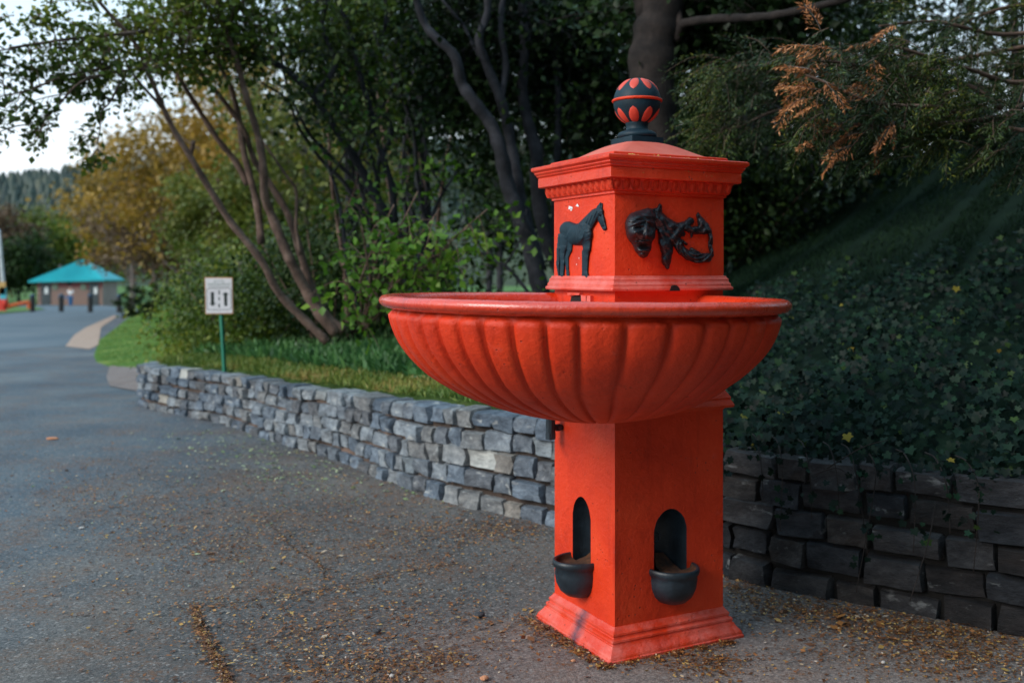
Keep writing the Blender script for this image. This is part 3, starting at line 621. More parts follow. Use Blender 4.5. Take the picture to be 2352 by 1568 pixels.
# bank behind the wall and lawn
BQ = subdiv(BP[1:29], 0.5); nb = len(BQ)
dirs = []
for i in range(nb):
    t = i / nb; x, y = BQ[i]
    a = np.interp(y, [-4, 3, 5, 9, 14, 20, 40, 60], [10, 42, 55, 68, 60, 45, 30, 25]); dirs.append((math.cos(math.radians(a)), math.sin(math.radians(a))))
dirs = np.array(dirs); ds = np.array([0.0, 0.1, 0.24, 0.3, 0.45, 0.7, 1, 1.4, 1.9, 2.5, 3.2, 4, 5, 6.2, 7.6, 9, 10.5, 12, 14, 17, 21, 27, 36, 50, 75, 110])
V = []
for i in range(nb):
    for d in ds:
        x, y = BQ[i] + dirs[i] * d; z = terr1(x, y)
        wl = BH[np.argmin(np.hypot(*(BP - BQ[i]).T))] > 0.1
        if wl and d < 0.25: x, y = BQ[i] + dirs[i] * (d * 0.2 + 0.2); z = (float(road_z(y)) - 0.06) if d < 0.15 else z - 0.05
        V.append((x, y, z))
nd = len(ds); Q = np.array([(i * nd + k, i * nd + k + 1, (i + 1) * nd + k + 1, (i + 1) * nd + k) for i in range(nb - 1) for k in range(nd - 1)])
mb_, n_, b_, o_ = newmat('bank_ground'); co = coords(n_)
c1 = ramp(n_, noise(n_, co, 2.2, 8, 0.7), [(0.30, (0.016, 0.026, 0.009)), (0.48, (0.034, 0.060, 0.016)), (0.60, (0.050, 0.080, 0.022)), (0.74, (0.085, 0.058, 0.03))])
c2 = ramp(n_, noise(n_, co, 0.8, 8, 0.6), [(0.3, (0.050, 0.115, 0.026)), (0.5, (0.085, 0.17, 0.036)), (0.70, (0.20, 0.25, 0.07))])
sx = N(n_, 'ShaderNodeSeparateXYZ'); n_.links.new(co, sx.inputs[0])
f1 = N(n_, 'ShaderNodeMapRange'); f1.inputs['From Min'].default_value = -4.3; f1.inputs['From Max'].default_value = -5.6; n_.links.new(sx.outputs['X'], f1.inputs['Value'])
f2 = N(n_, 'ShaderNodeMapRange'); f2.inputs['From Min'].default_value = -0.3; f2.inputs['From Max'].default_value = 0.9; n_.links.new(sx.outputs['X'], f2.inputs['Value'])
c1 = mix(n_, f2.outputs[0], c1, ramp(n_, noise(n_, co, 2.2, 8, 0.7), [(0.3, (0.004, 0.009, 0.006)), (0.6, (0.010, 0.022, 0.014)), (0.8, (0.022, 0.034, 0.018))]))  # right of the bank darkened: shade of overhead trees put into the colour
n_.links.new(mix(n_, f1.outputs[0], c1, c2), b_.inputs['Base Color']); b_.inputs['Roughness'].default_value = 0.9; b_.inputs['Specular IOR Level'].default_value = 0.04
bump(n_, b_, noise(n_, co, 40, 6, 0.7), 0.6, 0.02)
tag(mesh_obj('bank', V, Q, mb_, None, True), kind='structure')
M_clear = multinoise_mat('clearing_grass', [(0.3, (0.09, 0.20, 0.04)), (0.5, (0.15, 0.28, 0.06)), (0.72, (0.28, 0.34, 0.10))], 0.9, bscale=30, bdist=0.03)  # brighter copy of the lawn; light in the gap put into its colour
# clearing: mown green in the gap between the trunks
def patch(name, pts, lift, mat, n=10):
    P = np.array(pts); c = P.mean(0); V = []; Q = []; m = len(P)
    for j in range(n + 1):
        for p in P:
            q = c + (p - c) * j / n; V.append((q[0], q[1], terr1(*q) + lift))
    for j in range(n):
        for i in range(m): k = (i + 1) % m; Q.append((j * m + i, j * m + k, (j + 1) * m + k, (j + 1) * m + i) if j else (i, m + k, m + i))
    Q = [q for q in Q]
    return tag(mesh_obj(name, V, Q, mat, None, True), kind='structure')

# ================================================================ STONE WALL
def stone_mat(name, c1, c2, c3, lich):
    m, n, b, o = newmat(name); co0 = coords(n); oi = n.nodes.new('ShaderNodeObjectInfo')
    vm = N(n, 'ShaderNodeVectorMath', operation='ADD'); cx_ = N(n, 'ShaderNodeCombineXYZ')
    rm = N(n, 'ShaderNodeMath', operation='MULTIPLY'); rm.inputs[1].default_value = 37.0; n.links.new(oi.outputs['Random'], rm.inputs[0])
    n.links.new(rm.outputs[0], cx_.inputs[0]); n.links.new(rm.outputs[0], cx_.inputs[1]); n.links.new(co0, vm.inputs[0]); n.links.new(cx_.outputs[0], vm.inputs[1]); co = vm.outputs[0]
    c = ramp(n, noise(n, co, 2.2, 8, 0.7), [(0.32, c1), (0.5, c2), (0.68, c3)])
    tint = ramp(n, oi.outputs['Random'], [(0.0, (0.42, 0.50, 0.60)), (0.25, (0.80, 0.90, 1.02)), (0.45, (0.60, 0.56, 0.55)), (0.6, (1.0, 0.93, 0.86)), (0.8, (1.25, 1.28, 1.3)), (1.0, (0.66, 0.70, 0.76))]); c = mix(n, 1.0, c, tint, 'MULTIPLY')
    l = ramp(n, noise(n, co, 1.6, 5, 0.6), [(0.62, (0, 0, 0)), (0.69, (1, 1, 1))]); lf = N(n, 'ShaderNodeMath', operation='MULTIPLY'); lf.inputs[1].default_value = lich; n.links.new(l, lf.inputs[0])
    c = mix(n, lf.outputs[0], c, (0.42, 0.43, 0.42)); n.links.new(c, b.inputs['Base Color']); b.inputs['Roughness'].default_value = 0.85; b.inputs['Specular IOR Level'].default_value = 0.3
    bump(n, b, noise(n, co, 7, 8, 0.7), 0.9, 0.02); return m
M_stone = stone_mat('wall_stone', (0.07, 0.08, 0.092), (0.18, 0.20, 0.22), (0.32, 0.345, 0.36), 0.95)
M_stoneP = stone_mat('pale_stone', (0.20, 0.20, 0.19), (0.34, 0.34, 0.32), (0.50, 0.49, 0.45), 0.8)
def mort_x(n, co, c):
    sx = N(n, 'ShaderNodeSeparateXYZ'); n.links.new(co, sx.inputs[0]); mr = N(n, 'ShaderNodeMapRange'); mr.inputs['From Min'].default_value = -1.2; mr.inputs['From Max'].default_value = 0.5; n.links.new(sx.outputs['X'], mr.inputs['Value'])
    return mix(n, mr.outputs[0], c, (0.012, 0.011, 0.010))      # joints turn near-black towards the ivy side
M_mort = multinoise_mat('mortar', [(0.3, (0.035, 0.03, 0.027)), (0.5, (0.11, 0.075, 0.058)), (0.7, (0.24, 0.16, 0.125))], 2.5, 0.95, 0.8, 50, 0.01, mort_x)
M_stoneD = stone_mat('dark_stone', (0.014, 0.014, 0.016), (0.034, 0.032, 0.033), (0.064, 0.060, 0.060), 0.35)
wall = empty('stone_wall', (-0.4, 6.6, 0), 'low curved retaining wall of rough grey stones running behind the red fountain', 'wall')
wall.location = (0, 0, 0)
def stone_mesh(seed, mats):
    r = random.Random(seed); nx, nz = 5, 4; V = []; Q = []
    j8 = [(r.uniform(-.09, .05), r.uniform(-.11, .06)) for _ in range(4)]
    def corner(u, v):
        x = u; z = v
        for (sx, sz), (jx, jz) in zip(((-1, -1), (1, -1), (1, 1), (-1, 1)), j8):
            wgt = max(0, (1 + sx * u) / 2) * max(0, (1 + sz * v) / 2); x += jx * wgt; z += jz * wgt
        return x / 2, z / 2
    us = [-1, -.92, -.3, .35, .92, 1]; vs = [-1, -.86, 0, .86, 1]
    for v in vs:
        for u in us:
            x, z = corner(u, v); k = max(abs(u), abs(v)); ed = (abs(u) == 1) + (abs(v) == 1)
            y = -0.5 + (0.26 if ed == 1 else 0.45 if ed == 2 else 0) + (r.uniform(-.10, .10) if not ed else r.uniform(-.05, .05)); 
            if ed == 2: x *= .95; z *= .93
            V.append((x, y, z))
    n = len(us)
    for j in range(len(vs) - 1):
        for i in range(n - 1): Q.append((j * n + i, j * n + i + 1, (j + 1) * n + i + 1, (j + 1) * n + i))
    per = [i for i in range(n)] + [j * n + n - 1 for j in range(1, len(vs))] + [(len(vs) - 1) * n + i for i in range(n - 2, -1, -1)] + [j * n for j in range(len(vs) - 2, 0, -1)]
    b0 = len(V)
    for i in per: x, y, z = V[i]; V.append((x * .97, 0.5, z * .97))
    for k in range(len(per)): k2 = (k + 1) % len(per); Q.append((per[k2], per[k], b0 + k, b0 + k2))
    me = bpy.data.meshes.new('stone'); me.from_pydata(V, [], Q); me.update()
    me.polygons.foreach_set('use_smooth', np.ones(len(me.polygons), bool)); me.set_sharp_from_angle(angle=math.radians(48)); me.materials.append(mats); return me
SM = [stone_mesh(i, M_stone) for i in range(14)]; SMP = [stone_mesh(50 + i, M_stoneP) for i in range(4)]; SMD = [stone_mesh(70 + i, M_stoneD) for i in range(10)]
WP = smoothline(BP[3:20], 8); WHt = np.interp(np.linspace(0, 1, len(WP)), np.linspace(0, 1, len(BH[3:20])), BH[3:20])
seg = np.r_[0, np.cumsum(np.hypot(*np.diff(WP, axis=0).T))]; LT = seg[-1]
def wp(s):
    x = np.interp(s, seg, WP[:, 0]); y = np.interp(s, seg, WP[:, 1]); x2 = np.interp(min(s + .03, LT), seg, WP[:, 0]) - np.interp(max(s - .03, 0), seg, WP[:, 0]); y2 = np.interp(min(s + .03, LT), seg, WP[:, 1]) - np.interp(max(s - .03, 0), seg, WP[:, 1])
    return x, y, math.atan2(y2, x2), float(np.interp(s, seg, WHt))
s_vis = float(np.interp(4.11, WP[::1, 1], seg)) if False else 0
nst = 0; r = random.Random(5)
for row in range(5):
    s = -0.1 + 0.07 * row
    while s < LT - 0.05:
        x, y, a, h = wp(max(s, 0)); near = max(0, 1 - max(0, s - 3.2) / 3.5)
        ln = r.uniform(0.11, 0.235) + near * r.uniform(0.02, 0.15)
        if row in (2,) : ln *= 1.12
        if s + ln > LT: ln = LT - s
        sm_ = s + ln / 2; x, y, a, h = wp(min(max(sm_, 0), LT))
        rh = h / 4.75; hgt = rh * r.choice([.86, .92, .97, 1.0, 1.03]); z = float(road_z(y)) + rh * (row + 0.42) + 0.015 * math.sin(sm_ * 3 + row) * (row < 4) + r.uniform(-.006, .006)
        if row == 4: hgt *= r.uniform(0.8, 1.12)
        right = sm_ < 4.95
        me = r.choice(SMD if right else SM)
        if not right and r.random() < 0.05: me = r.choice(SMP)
        ob = bpy.data.objects.new('stone', me); link(ob, wall); nst += 1
        px_ = -math.sin(a); py_ = math.cos(a)       # towards the viewer side (a runs right->left)
        off = 0.085 + r.uniform(-.012, .012)
        ob.location = (x - (-px_) * 0 + (-px_) * -off * -1 * -1, y, z) if False else (x + math.sin(a) * off, y - math.cos(a) * off, z)
        ob.rotation_euler = (r.uniform(-.04, .04), r.uniform(-.022, .022), a + math.pi); ob.scale = (ln * 0.965, 0.19 * r.uniform(.9, 1.15), hgt)
        if row == 0: ob.location.z -= 0.012
        s += ln
print('stones', nst, 'wall length', LT)
mbk = MB(); n = len(WP)
V = []
for i in range(n):
    x, y, a, h = wp(seg[i])
    for off, z in ((0.035, -0.05), (0.030, h * 0.93), (0.30, h * 0.95), (0.30, -0.05)): V.append((x + math.sin(a) * off, y - math.cos(a) * off, z + float(road_z(y))))
Q = [(i * 4 + k, (i + 1) * 4 + k, (i + 1) * 4 + k + 1, i * 4 + k + 1) for i in range(n - 1) for k in range(3)]
mesh_obj('mortar', V, Q, M_mort, wall)
# ================================================================ VEGETATION
M_bark = multinoise_mat('bark', [(0.3, (0.045, 0.030, 0.024)), (0.5, (0.14, 0.088, 0.066)), (0.7, (0.27, 0.18, 0.14))], 6, 0.9, 0.9, 45, 0.012)
M_barkB = multinoise_mat('brown_bark', [(0.3, (0.008, 0.006, 0.006)), (0.5, (0.020, 0.015, 0.013)), (0.7, (0.04, 0.029, 0.025))], 6, 0.9, 0.9, 45, 0.012)
M_barkD = multinoise_mat('dark_bark', [(0.3, (0.012, 0.012, 0.014)), (0.5, (0.028, 0.028, 0.034)), (0.7, (0.055, 0.054, 0.062))], 6, 0.9, 0.9, 45, 0.012)
M_barkP = multinoise_mat('grey_bark', [(0.3, (0.09, 0.075, 0.07)), (0.7, (0.24, 0.20, 0.18))], 8, 0.9, 0.6, 40, 0.01)
L_green = leafmat('leaf_green', [(0.0, (0.020, 0.040, 0.005)), (0.45, (0.060, 0.105, 0.010)), (0.8, (0.125, 0.180, 0.016)), (1.0, (0.24, 0.25, 0.028))])
L_fresh = leafmat('leaf_fresh', [(0.0, (0.045, 0.12, 0.010)), (0.6, (0.11, 0.24, 0.020)), (1.0, (0.22, 0.32, 0.03))], trans=0.4)
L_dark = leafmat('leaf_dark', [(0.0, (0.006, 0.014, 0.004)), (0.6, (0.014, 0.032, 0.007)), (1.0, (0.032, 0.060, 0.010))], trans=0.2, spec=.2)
L_ochre = leafmat('leaf_ochre', [(0.0, (0.13, 0.090, 0.012)), (0.5, (0.29, 0.175, 0.022)), (1.0, (0.45, 0.27, 0.04))])
L_brown = leafmat('leaf_brown', [(0.0, (0.085, 0.050, 0.030)), (0.5, (0.15, 0.092, 0.050)), (1.0, (0.21, 0.14, 0.07))])
L_olive = leafmat('leaf_olive', [(0.0, (0.045, 0.055, 0.012)), (0.5, (0.10, 0.13, 0.02)), (1.0, (0.22, 0.22, 0.03))])
L_blue = leafmat('leaf_teal', [(0.0, (0.014, 0.040, 0.026)), (0.6, (0.030, 0.075, 0.045)), (1.0, (0.06, 0.12, 0.06))], trans=0.2)
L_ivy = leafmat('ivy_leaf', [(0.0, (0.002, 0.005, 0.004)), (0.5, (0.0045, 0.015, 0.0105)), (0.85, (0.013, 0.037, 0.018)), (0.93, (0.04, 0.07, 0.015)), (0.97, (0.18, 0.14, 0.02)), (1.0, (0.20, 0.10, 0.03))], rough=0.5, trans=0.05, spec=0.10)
L_cedar = leafmat('cedar_spray', [(0.0, (0.008, 0.020, 0.004)), (0.6, (0.026, 0.050, 0.008)), (0.85, (0.065, 0.095, 0.012)), (1.0, (0.17, 0.17, 0.02))], trans=0.15)
L_rust = leafmat('dead_cedar_spray', [(0.0, (0.24, 0.085, 0.03)), (0.5, (0.48, 0.19, 0.07)), (1.0, (0.70, 0.34, 0.14))], trans=0.15)
def kites(P, size, r, asp=0.55, droop=0.2, dirv=None, fold=0.25, flat=0.0):
    """leaf-sized folded kites: 4 verts, 2 tris each"""
    n = len(P); D = r.normal(size=(n, 3)) if dirv is None else dirv + 0.5 * r.normal(size=(n, 3))
    D[:, 2] -= droop; D /= np.linalg.norm(D, axis=1)[:, None]
    U = r.normal(size=(n, 3)); U[:, 2] += 1.2 + flat; S = np.cross(D, U); S /= np.linalg.norm(S, axis=1)[:, None] + 1e-9; Nn = np.cross(S, D)
    L = (size * r.uniform(0.65, 1.3, n))[:, None]; wv = L * asp * 0.5
    a = P; b = P + D * L * 0.45 + S * wv + Nn * wv * fold; c = P + D * L; d = P + D * L * 0.45 - S * wv + Nn * wv * fold
    V = np.stack([a, b, c, d], 1).reshape(-1, 3); i = np.arange(n)[:, None] * 4
    Q = np.concatenate([i + np.array([[0, 1, 2]]), i + np.array([[0, 2, 3]])], 0)
    return V, Q
class Veg:
    def __init__(s, seed): s.r = np.random.default_rng(seed); s.tv = []; s.tq = []; s.nb = 0; s.pts = []; s.dv = []
    def tube(s, P, R, n=6):
        V, Q = tube_geo(P, R, n, True); s.tv.append(V); s.tq += [tuple(i + s.nb for i in q) for q in Q]; s.nb += len(V)
    def limb(s, pts, r0, r1, n=8, k=5, wob=0.0):
        P = smoothline(pts, k)
        if wob: P = P + np.cumsum(s.r.normal(size=P.shape) * wob, 0) * np.linspace(0, 1, len(P))[:, None]
        s.tube(P, np.linspace(r0, r1, len(P)) * (1 + 0.08 * np.sin(np.arange(len(P)) * 1.7)), n); return P
    def grow(s, P0, D, L, r, lvl, trop=(0, 0, .1), curl=.25, leaves=8, sp=.06, kids=4, kl=.55):
        D = np.array(D, float); D /= np.linalg.norm(D); n = 5; P = [np.array(P0, float)]; d = D.copy()
        for i in range(n): d = d + s.r.normal(size=3) * curl * 0.5 + np.array(trop) * 0.5; d /= np.linalg.norm(d); P.append(P[-1] + d * L / n)
        P = np.array(P); s.tube(P, np.linspace(r, max(r * 0.35, 0.0025), len(P)), 4 if lvl else 3)
        if lvl > 0:
            for i in range(kids):
                t = s.r.uniform(0.25, 1.0); q = P[0] * 0 + np.array([np.interp(t * n, np.arange(n + 1), P[:, k]) for k in range(3)])
                dd = d * 0.7 + s.r.normal(size=3) * 0.75; s.grow(q, dd, L * kl * s.r.uniform(.6, 1.2), r * 0.5, lvl - 1, trop, curl, leaves, sp, kids, kl)
            s.cloud(P[2:], max(2, leaves // 2), sp)
        else: s.cloud(P[1:], leaves, sp, d)
    def cloud(s, P, n, sp, d=None):
        t = s.r.uniform(0, len(P) - 1, n); i = np.clip(t.astype(int), 0, len(P) - 2); q = P[i] + (P[i + 1] - P[i]) * (t - i)[:, None] + s.r.normal(size=(n, 3)) * sp; s.pts.append(q)
    def blob(s, c, rad, n, k=10, sp=.28):
        """leaf clumps through an ellipsoid"""
        c = np.array(c); rad = np.array(rad, float); m = k; u = s.r.normal(size=(m, 3)); u /= np.linalg.norm(u, axis=1)[:, None]; u *= s.r.uniform(0.35, 1.0, m)[:, None]
        cc = c + u * rad; idx = s.r.integers(0, m, n); s.pts.append(cc[idx] + s.r.normal(size=(n, 3)) * sp * rad.mean() * np.array([1, 1, .6])); return cc
    def finish(s, name, label, cat, bark, leaf, size, asp=.6, droop=.2, group=None, base=None, trunkname='trunk', crownname='crown', tint=None, dirv=None, keepout=True):
        root = empty(name, (0, 0, 0) if base is None else tuple(float(v) for v in base), label, cat, group); off = np.array(root.location)
        if s.tv: mesh_obj(trunkname, np.concatenate(s.tv) - off, s.tq, bark, root, True)
        if s.pts:
            P = np.concatenate(s.pts)
            if keepout:    # no leaf may float close to the lens or in front of the fountain
                ok = ~((P[:, 1] < 4.9) & (P[:, 0] > -2.5) & (P[:, 0] < 2.0)); P = P[ok]
            V, Q = kites(P, size, s.r, asp, droop); n = len(P)
            # clump-wise tint plus leaf-wise variation
            tn = 0.5 + 0.32 * np.sin(P[:, 0] * 1.7 + 2 * np.sin(P[:, 2] * 1.3)) * np.cos(P[:, 2] * 1.9 + P[:, 1]) + s.r.normal(size=n) * 0.17
            if tint is not None: tn = tn + tint
            mesh_obj(crownname, V - off, Q, leaf, root, False, attr=np.repeat(np.clip(tn, 0, 1), 4))
        return root
def A3(*pp): return [W(*p) for p in pp]
# ---- leaning multi-stem trees left of the fountain (photo-measured stems)
v = Veg(11)
p = v.limb(A3((752, 785, 9.6), (700, 735, 9.6), (640, 672, 9.5), (600, 598, 9.4), (530, 510, 9.3), (485, 440, 9.2), (440, 365, 9.1), (400, 300, 9.0), (375, 248, 8.9), (350, 190, 8.8), (310, 100, 8.7), (250, 30, 8.5), (170, -60, 8.3)), .044, .014)
stubs = [((437, 355, 9.1), (442, 338, 9.05), (444, 325, 9.0))]
v.limb(A3(*stubs[0]), .022, .02, 6)
for a, b, c in (((340, 157, 8.8), (256, 168, 8.4), (183, 190, 8.0)), ((330, 73, 8.7), (146, 92, 8.1), (20, 110, 7.7)), ((375, 248, 8.9), (320, 190, 8.6), (280, 130, 8.3))):
    v.limb(A3(a, b, c), .018, .006, 5)
q = v.limb(A3((340, 146, 8.8), (286, 179, 8.5), (253, 234, 8.3), (234, 256, 8.2), (229, 300, 8.2), (223, 335, 8.2)), .012, .004, 5)
def spray(v, line, n, L, lv=1, leaves=9, sp=.05, trop=(-.25, 0, -.25), r=.006, kids=4, bias=(-.6, 0, -.1)):
    P = smoothline(A3(*line), 4)
    for i in range(n):
        t = v.r.uniform(0.1, 1) * (len(P) - 1); k = int(min(t, len(P) - 2)); c = P[k] + (P[k + 1] - P[k]) * (t - k)
        d = v.r.normal(size=3) * .8 + np.array(bias); v.grow(c, d, L * v.r.uniform(.5, 1.2), r, lv, trop, .3, leaves, sp, kids)
for ln in (((340, 157, 8.8), (256, 168, 8.4), (183, 190, 8.0), (121, 256, 7.9), (59, 289, 7.8)), ((256, 154, 8.4), (146, 176, 8.0), (73, 205, 7.8), (-20, 227, 7.6)), ((330, 73, 8.7), (146, 92, 8.1), (37, 110, 7.8), (-20, 121, 7.6)),):
    v.limb(A3(*ln), .014, .004, 5); spray(v, ln, 13, .34, 1, 9, .03, trop=(-.2, 0, -.22))
spray(v, ((300, 150, 8.6), (253, 234, 8.3), (229, 300, 8.2), (223, 345, 8.2)), 9, .18, 1, 7, .03, trop=(-.1, 0, -.3), kids=3)
spray(v, ((293, 11, 8.7), (110, 29, 8.0), (-10, 40, 7.7)), 8, .40, 1, 9, .04)
spray(v, ((420, 20, 8.9), (330, 60, 8.8), (260, 100, 8.5), (230, 110, 8.3)), 24, .45, 1, 12, .06, trop=(-.1, 0, -.1))
spray(v, ((520, 30, 9.0), (420, 90, 9.0), (360, 150, 8.9)), 16, .45, 1, 11, .07, trop=(-.1, 0, -.1))
v.finish('leaning_tree', 'slender leaning tree with bare lower stem, its leafy twigs hanging over the road at left', 'tree', M_bark, L_green, .055, .75, base=W(752, 785, 9.6))
v = Veg(12)
v.limb(A3((775, 765, 9.9), (735, 720, 9.9), (700, 660, 9.9), (668, 600, 9.8), (650, 560, 9.8), (622, 490, 9.8), (608, 450, 9.7), (604, 380, 9.6), (592, 310, 9.6), (565, 220, 9.5), (540, 130, 9.4), (500, 20, 9.3), (470, -60, 9.2)), .062, .022)
v.limb(A3((790, 760, 9.9), (745, 720, 9.95), (712, 650, 10.0), (690, 580, 10.0), (665, 500, 10.0), (625, 430, 10.0), (585, 370, 10.0), (560, 300, 9.9), (520, 240, 9.8), (470, 180, 9.6), (430, 130, 9.4), (350, 60, 9.2)), .048, .016)
v.limb(A3((570, 425, 9.95), (540, 370, 9.9), (500, 320, 9.8), (455, 250, 9.7), (415, 185, 9.5), (395, 160, 9.5), (330, 110, 9.3)), .035, .015)
v.limb(A3((600, 560, 9.8), (590, 470, 9.85), (560, 350, 9.9), (548, 270, 9.9), (530, 200, 9.9), (500, 120, 9.8), (560, 0, 9.6)), .038, .018)
v.limb(A3((690, 585, 9.8), (680, 520, 9.8), (680, 440, 9.8), (655, 400, 9.7), (600, 320, 9.7)), .02, .012, 6)
for ln, n in ((((560, 160, 9.5), (480, 60, 9.4), (420, -20, 9.2)), 26), (((640, 60, 9.5), (560, 20, 9.4), (500, -20, 9.3)), 24), (((450, 180, 9.7), (400, 130, 9.5), (330, 90, 9.3)), 13), (((650, 180, 9.6), (600, 120, 9.6), (560, 60, 9.6)), 12)):
    spray(v, ln, n, .55, 1, 11, .08, trop=(-.1, 0, 0), bias=(-.3, 0, 0))
v.finish('multi_stem_tree', 'multi-stem tree with reddish brown bark leaning left behind the wall, right of the arrow sign', 'tree', M_bark, L_green, .065, .75, base=W(775, 765, 9.9))
v = Veg(13)
v.limb(A3((1010, 700, 10.6), (960, 600, 10.6), (905, 520, 10.5), (862, 450, 10.4), (830, 390, 10.3), (800, 340, 10.2), (760, 280, 10.1), (720, 220, 10.0), (690, 190, 9.9), (640, 150, 9.8), (560, 125, 9.6), (470, 120, 9.4), (400, 130, 9.3)), .06, .02)
v.limb(A3((905, 520, 10.5), (900, 430, 10.4), (870, 330, 10.3), (850, 250, 10.2), (820, 150, 10.0), (800, 60, 9.9), (760, -20, 9.8)), .04, .02)
v.limb(A3((880, 560, 10.7), (870, 480, 10.7), (868, 380, 10.6), (900, 300, 10.5), (850, 200, 10.4), (880, 100, 10.3), (890, -20, 10.2)), .03, .018)
v.limb(A3((720, 220, 10.0), (770, 150, 9.9), (740, 60, 9.8), (760, -20, 9.7)), .03, .02)
v.limb(A3((870, 420, 10.4), (850, 350, 10.2), (845, 320, 10.2), (870, 270, 10.2), (905, 190, 10.2)), .022, .012)
for st_ in (((960, 690, 10.9), (900, 600, 10.9), (840, 500, 10.8), (790, 420, 10.7), (740, 370, 10.6), (690, 300, 10.4), (660, 230, 10.2), (600, 190, 10.0)), ((990, 700, 11.0), (930, 560, 11), (880, 480, 10.9), (800, 400, 10.8), (730, 330, 10.6), (700, 290, 10.4), (660, 200, 10.2), (640, 90, 10.0)), ((1000, 600, 11.2), (960, 420, 11.2), (950, 300, 11.1), (905, 180, 11.0), (860, 80, 10.9), (840, -20, 10.8)), ((860, 720, 10.8), (845, 600, 10.8), (850, 500, 10.8), (820, 400, 10.7), (845, 300, 10.6), (880, 240, 10.6))):
    v.limb(A3(*st_), .034, .010, 7)
for ln, n in ((((900, 60, 10.2), (800, 20, 10.0), (650, -10, 9.8)), 32), (((860, 200, 10.3), (760, 130, 10.0), (640, 120, 9.8)), 22), (((900, 330, 10.3), (800, 260, 10.1), (700, 180, 10)), 14)):
    spray(v, ln, n, .65, 1, 11, .10, trop=(0, 0, 0), bias=(0, 0, 0.1))
v.finish('arching_tree', 'dark arching tree whose thin trunk sweeps up and left above the basin rim', 'tree', M_barkD, L_green, .07, .7, base=W(1010, 700, 10.6), tint=-.15)
# ---- dark trunks between the basin and the upper box
v = Veg(14)
v.limb(A3((1262, 720, 10.3), (1235, 640, 10.3), (1215, 560, 10.3), (1185, 480, 10.2), (1165, 420, 10.2), (1150, 350, 10.1), (1130, 290, 10.1), (1090, 235, 10.0), (1060, 190, 10.0), (1045, 130, 9.9), (1005, 90, 9.9), (975, 55, 9.9), (950, -20, 9.8)), .10, .035)
v.limb(A3((1240, 620, 10.3), (1200, 470, 10.4), (1185, 390, 10.4), (1170, 310, 10.4), (1150, 230, 10.3), (1118, 150, 10.2), (1100, 90, 10.1), (1120, 30, 10.1), (1115, -40, 10.0)), .07, .035)
v.limb(A3((1118, 160, 10.2), (1085, 100, 10.2), (1065, 60, 10.2), (1040, 30, 10.1), (1000, -20, 10.1)), .02, .015)
v.limb(A3((1150, 230, 10.3), (1162, 150, 10.3), (1150, 60, 10.2), (1160, -30, 10.2)), .04, .03)
for ln, n in ((((1250, 40, 10.6), (1100, 40, 10.6), (960, 60, 10.6)), 55), (((1250, 200, 10.8), (1100, 240, 10.8), (980, 220, 10.8)), 40), (((1200, 120, 11), (1050, 150, 11), (950, 150, 11)), 35)):
    spray(v, ln, n, .7, 1, 10, .12, trop=(0, 0, 0), bias=(0, 0, 0))
v.finish('dark_twisted_tree', 'dark grey twisted tree with two joined trunks just left of the upper box', 'tree', M_barkD, L_dark, .085, .7, base=W(1262, 720, 10.3))
v = Veg(15)
v.limb(A3((1300, 640, 11), (1258, 560, 10.9), (1235, 440, 10.8), (1232, 350, 10.7), (1215, 290, 10.7), (1200, 210, 10.7), (1205, 100, 10.6), (1195, -40, 10.6)), .09, .05)
v.limb(A3((1290, 680, 11.2), (1275, 520, 11), (1280, 380, 11), (1283, 260, 10.9), (1278, 150, 10.9), (1262, 60, 10.8), (1240, -30, 10.8)), .05, .03)
v.limb(A3((1275, 130, 10.9), (1300, 60, 10.9), (1330, -20, 10.9)), .02, .012)
for ln, n in ((((1420, 40, 11.2), (1330, 60, 11.2), (1240, 60, 11.2)), 55), (((1420, 220, 11.4), (1350, 260, 11.4), (1280, 260, 11.4)), 45), (((1400, 150, 11.6), (1300, 160, 11.6), (1200, 150, 11.4)), 40)):
    spray(v, ln, n, .7, 1, 10, .13, trop=(0, 0, 0), bias=(0, 0, 0))
v.finish('slim_pair_tree', 'straight dark double-trunked tree seen against the left edge of the upper box', 'tree', M_barkD, L_dark, .09, .7, base=W(1300, 680, 11.1))
# ---- big trunk behind the finial
v = Veg(16)
v.limb(A3((1520, 720, 9.3), (1510, 520, 9.3), (1502, 400, 9.3), (1496, 260, 9.3), (1500, 120, 9.3), (1515, 40, 9.3), (1535, -80, 9.3)), .26, .20, 14)
v.limb(A3((1512, 90, 9.3), (1480, 20, 9.3), (1462, -60, 9.3)), .10, .08, 10)
v.limb(A3((1555, 90, 9.2), (1566, 62, 9.1), (1580, 52, 9.0), (1640, 44, 8.8), (1700, 42, 8.6), (1760, 38, 8.4), (1820, 28, 8.2), (1890, 12, 8.0), (1975, -14, 7.8), (2050, -60, 7.7)), .045, .028, 10)
v.limb(A3((1545, -10, 9.25), (1558, 30, 9.2), (1562, 60, 9.15), (1556, 95, 9.2)), .03, .04, 8)
for ln, n in ((((1900, -30, 9.2), (1750, 10, 9.4), (1600, 20, 9.6), (1450, 30, 9.8)), 90), (((1850, 60, 9.6), (1720, 80, 9.7), (1600, 110, 9.8)), 50)):
    spray(v, ln, n, .7, 1, 11, .13, trop=(0, 0, 0), bias=(0, 0, 0.2))
v.finish('big_trunk_tree', 'thick dark brown trunk directly behind the ball finial with a bare limb reaching right', 'tree', M_barkB, L_dark, .085, .75, base=W(1520, 720, 9.3))
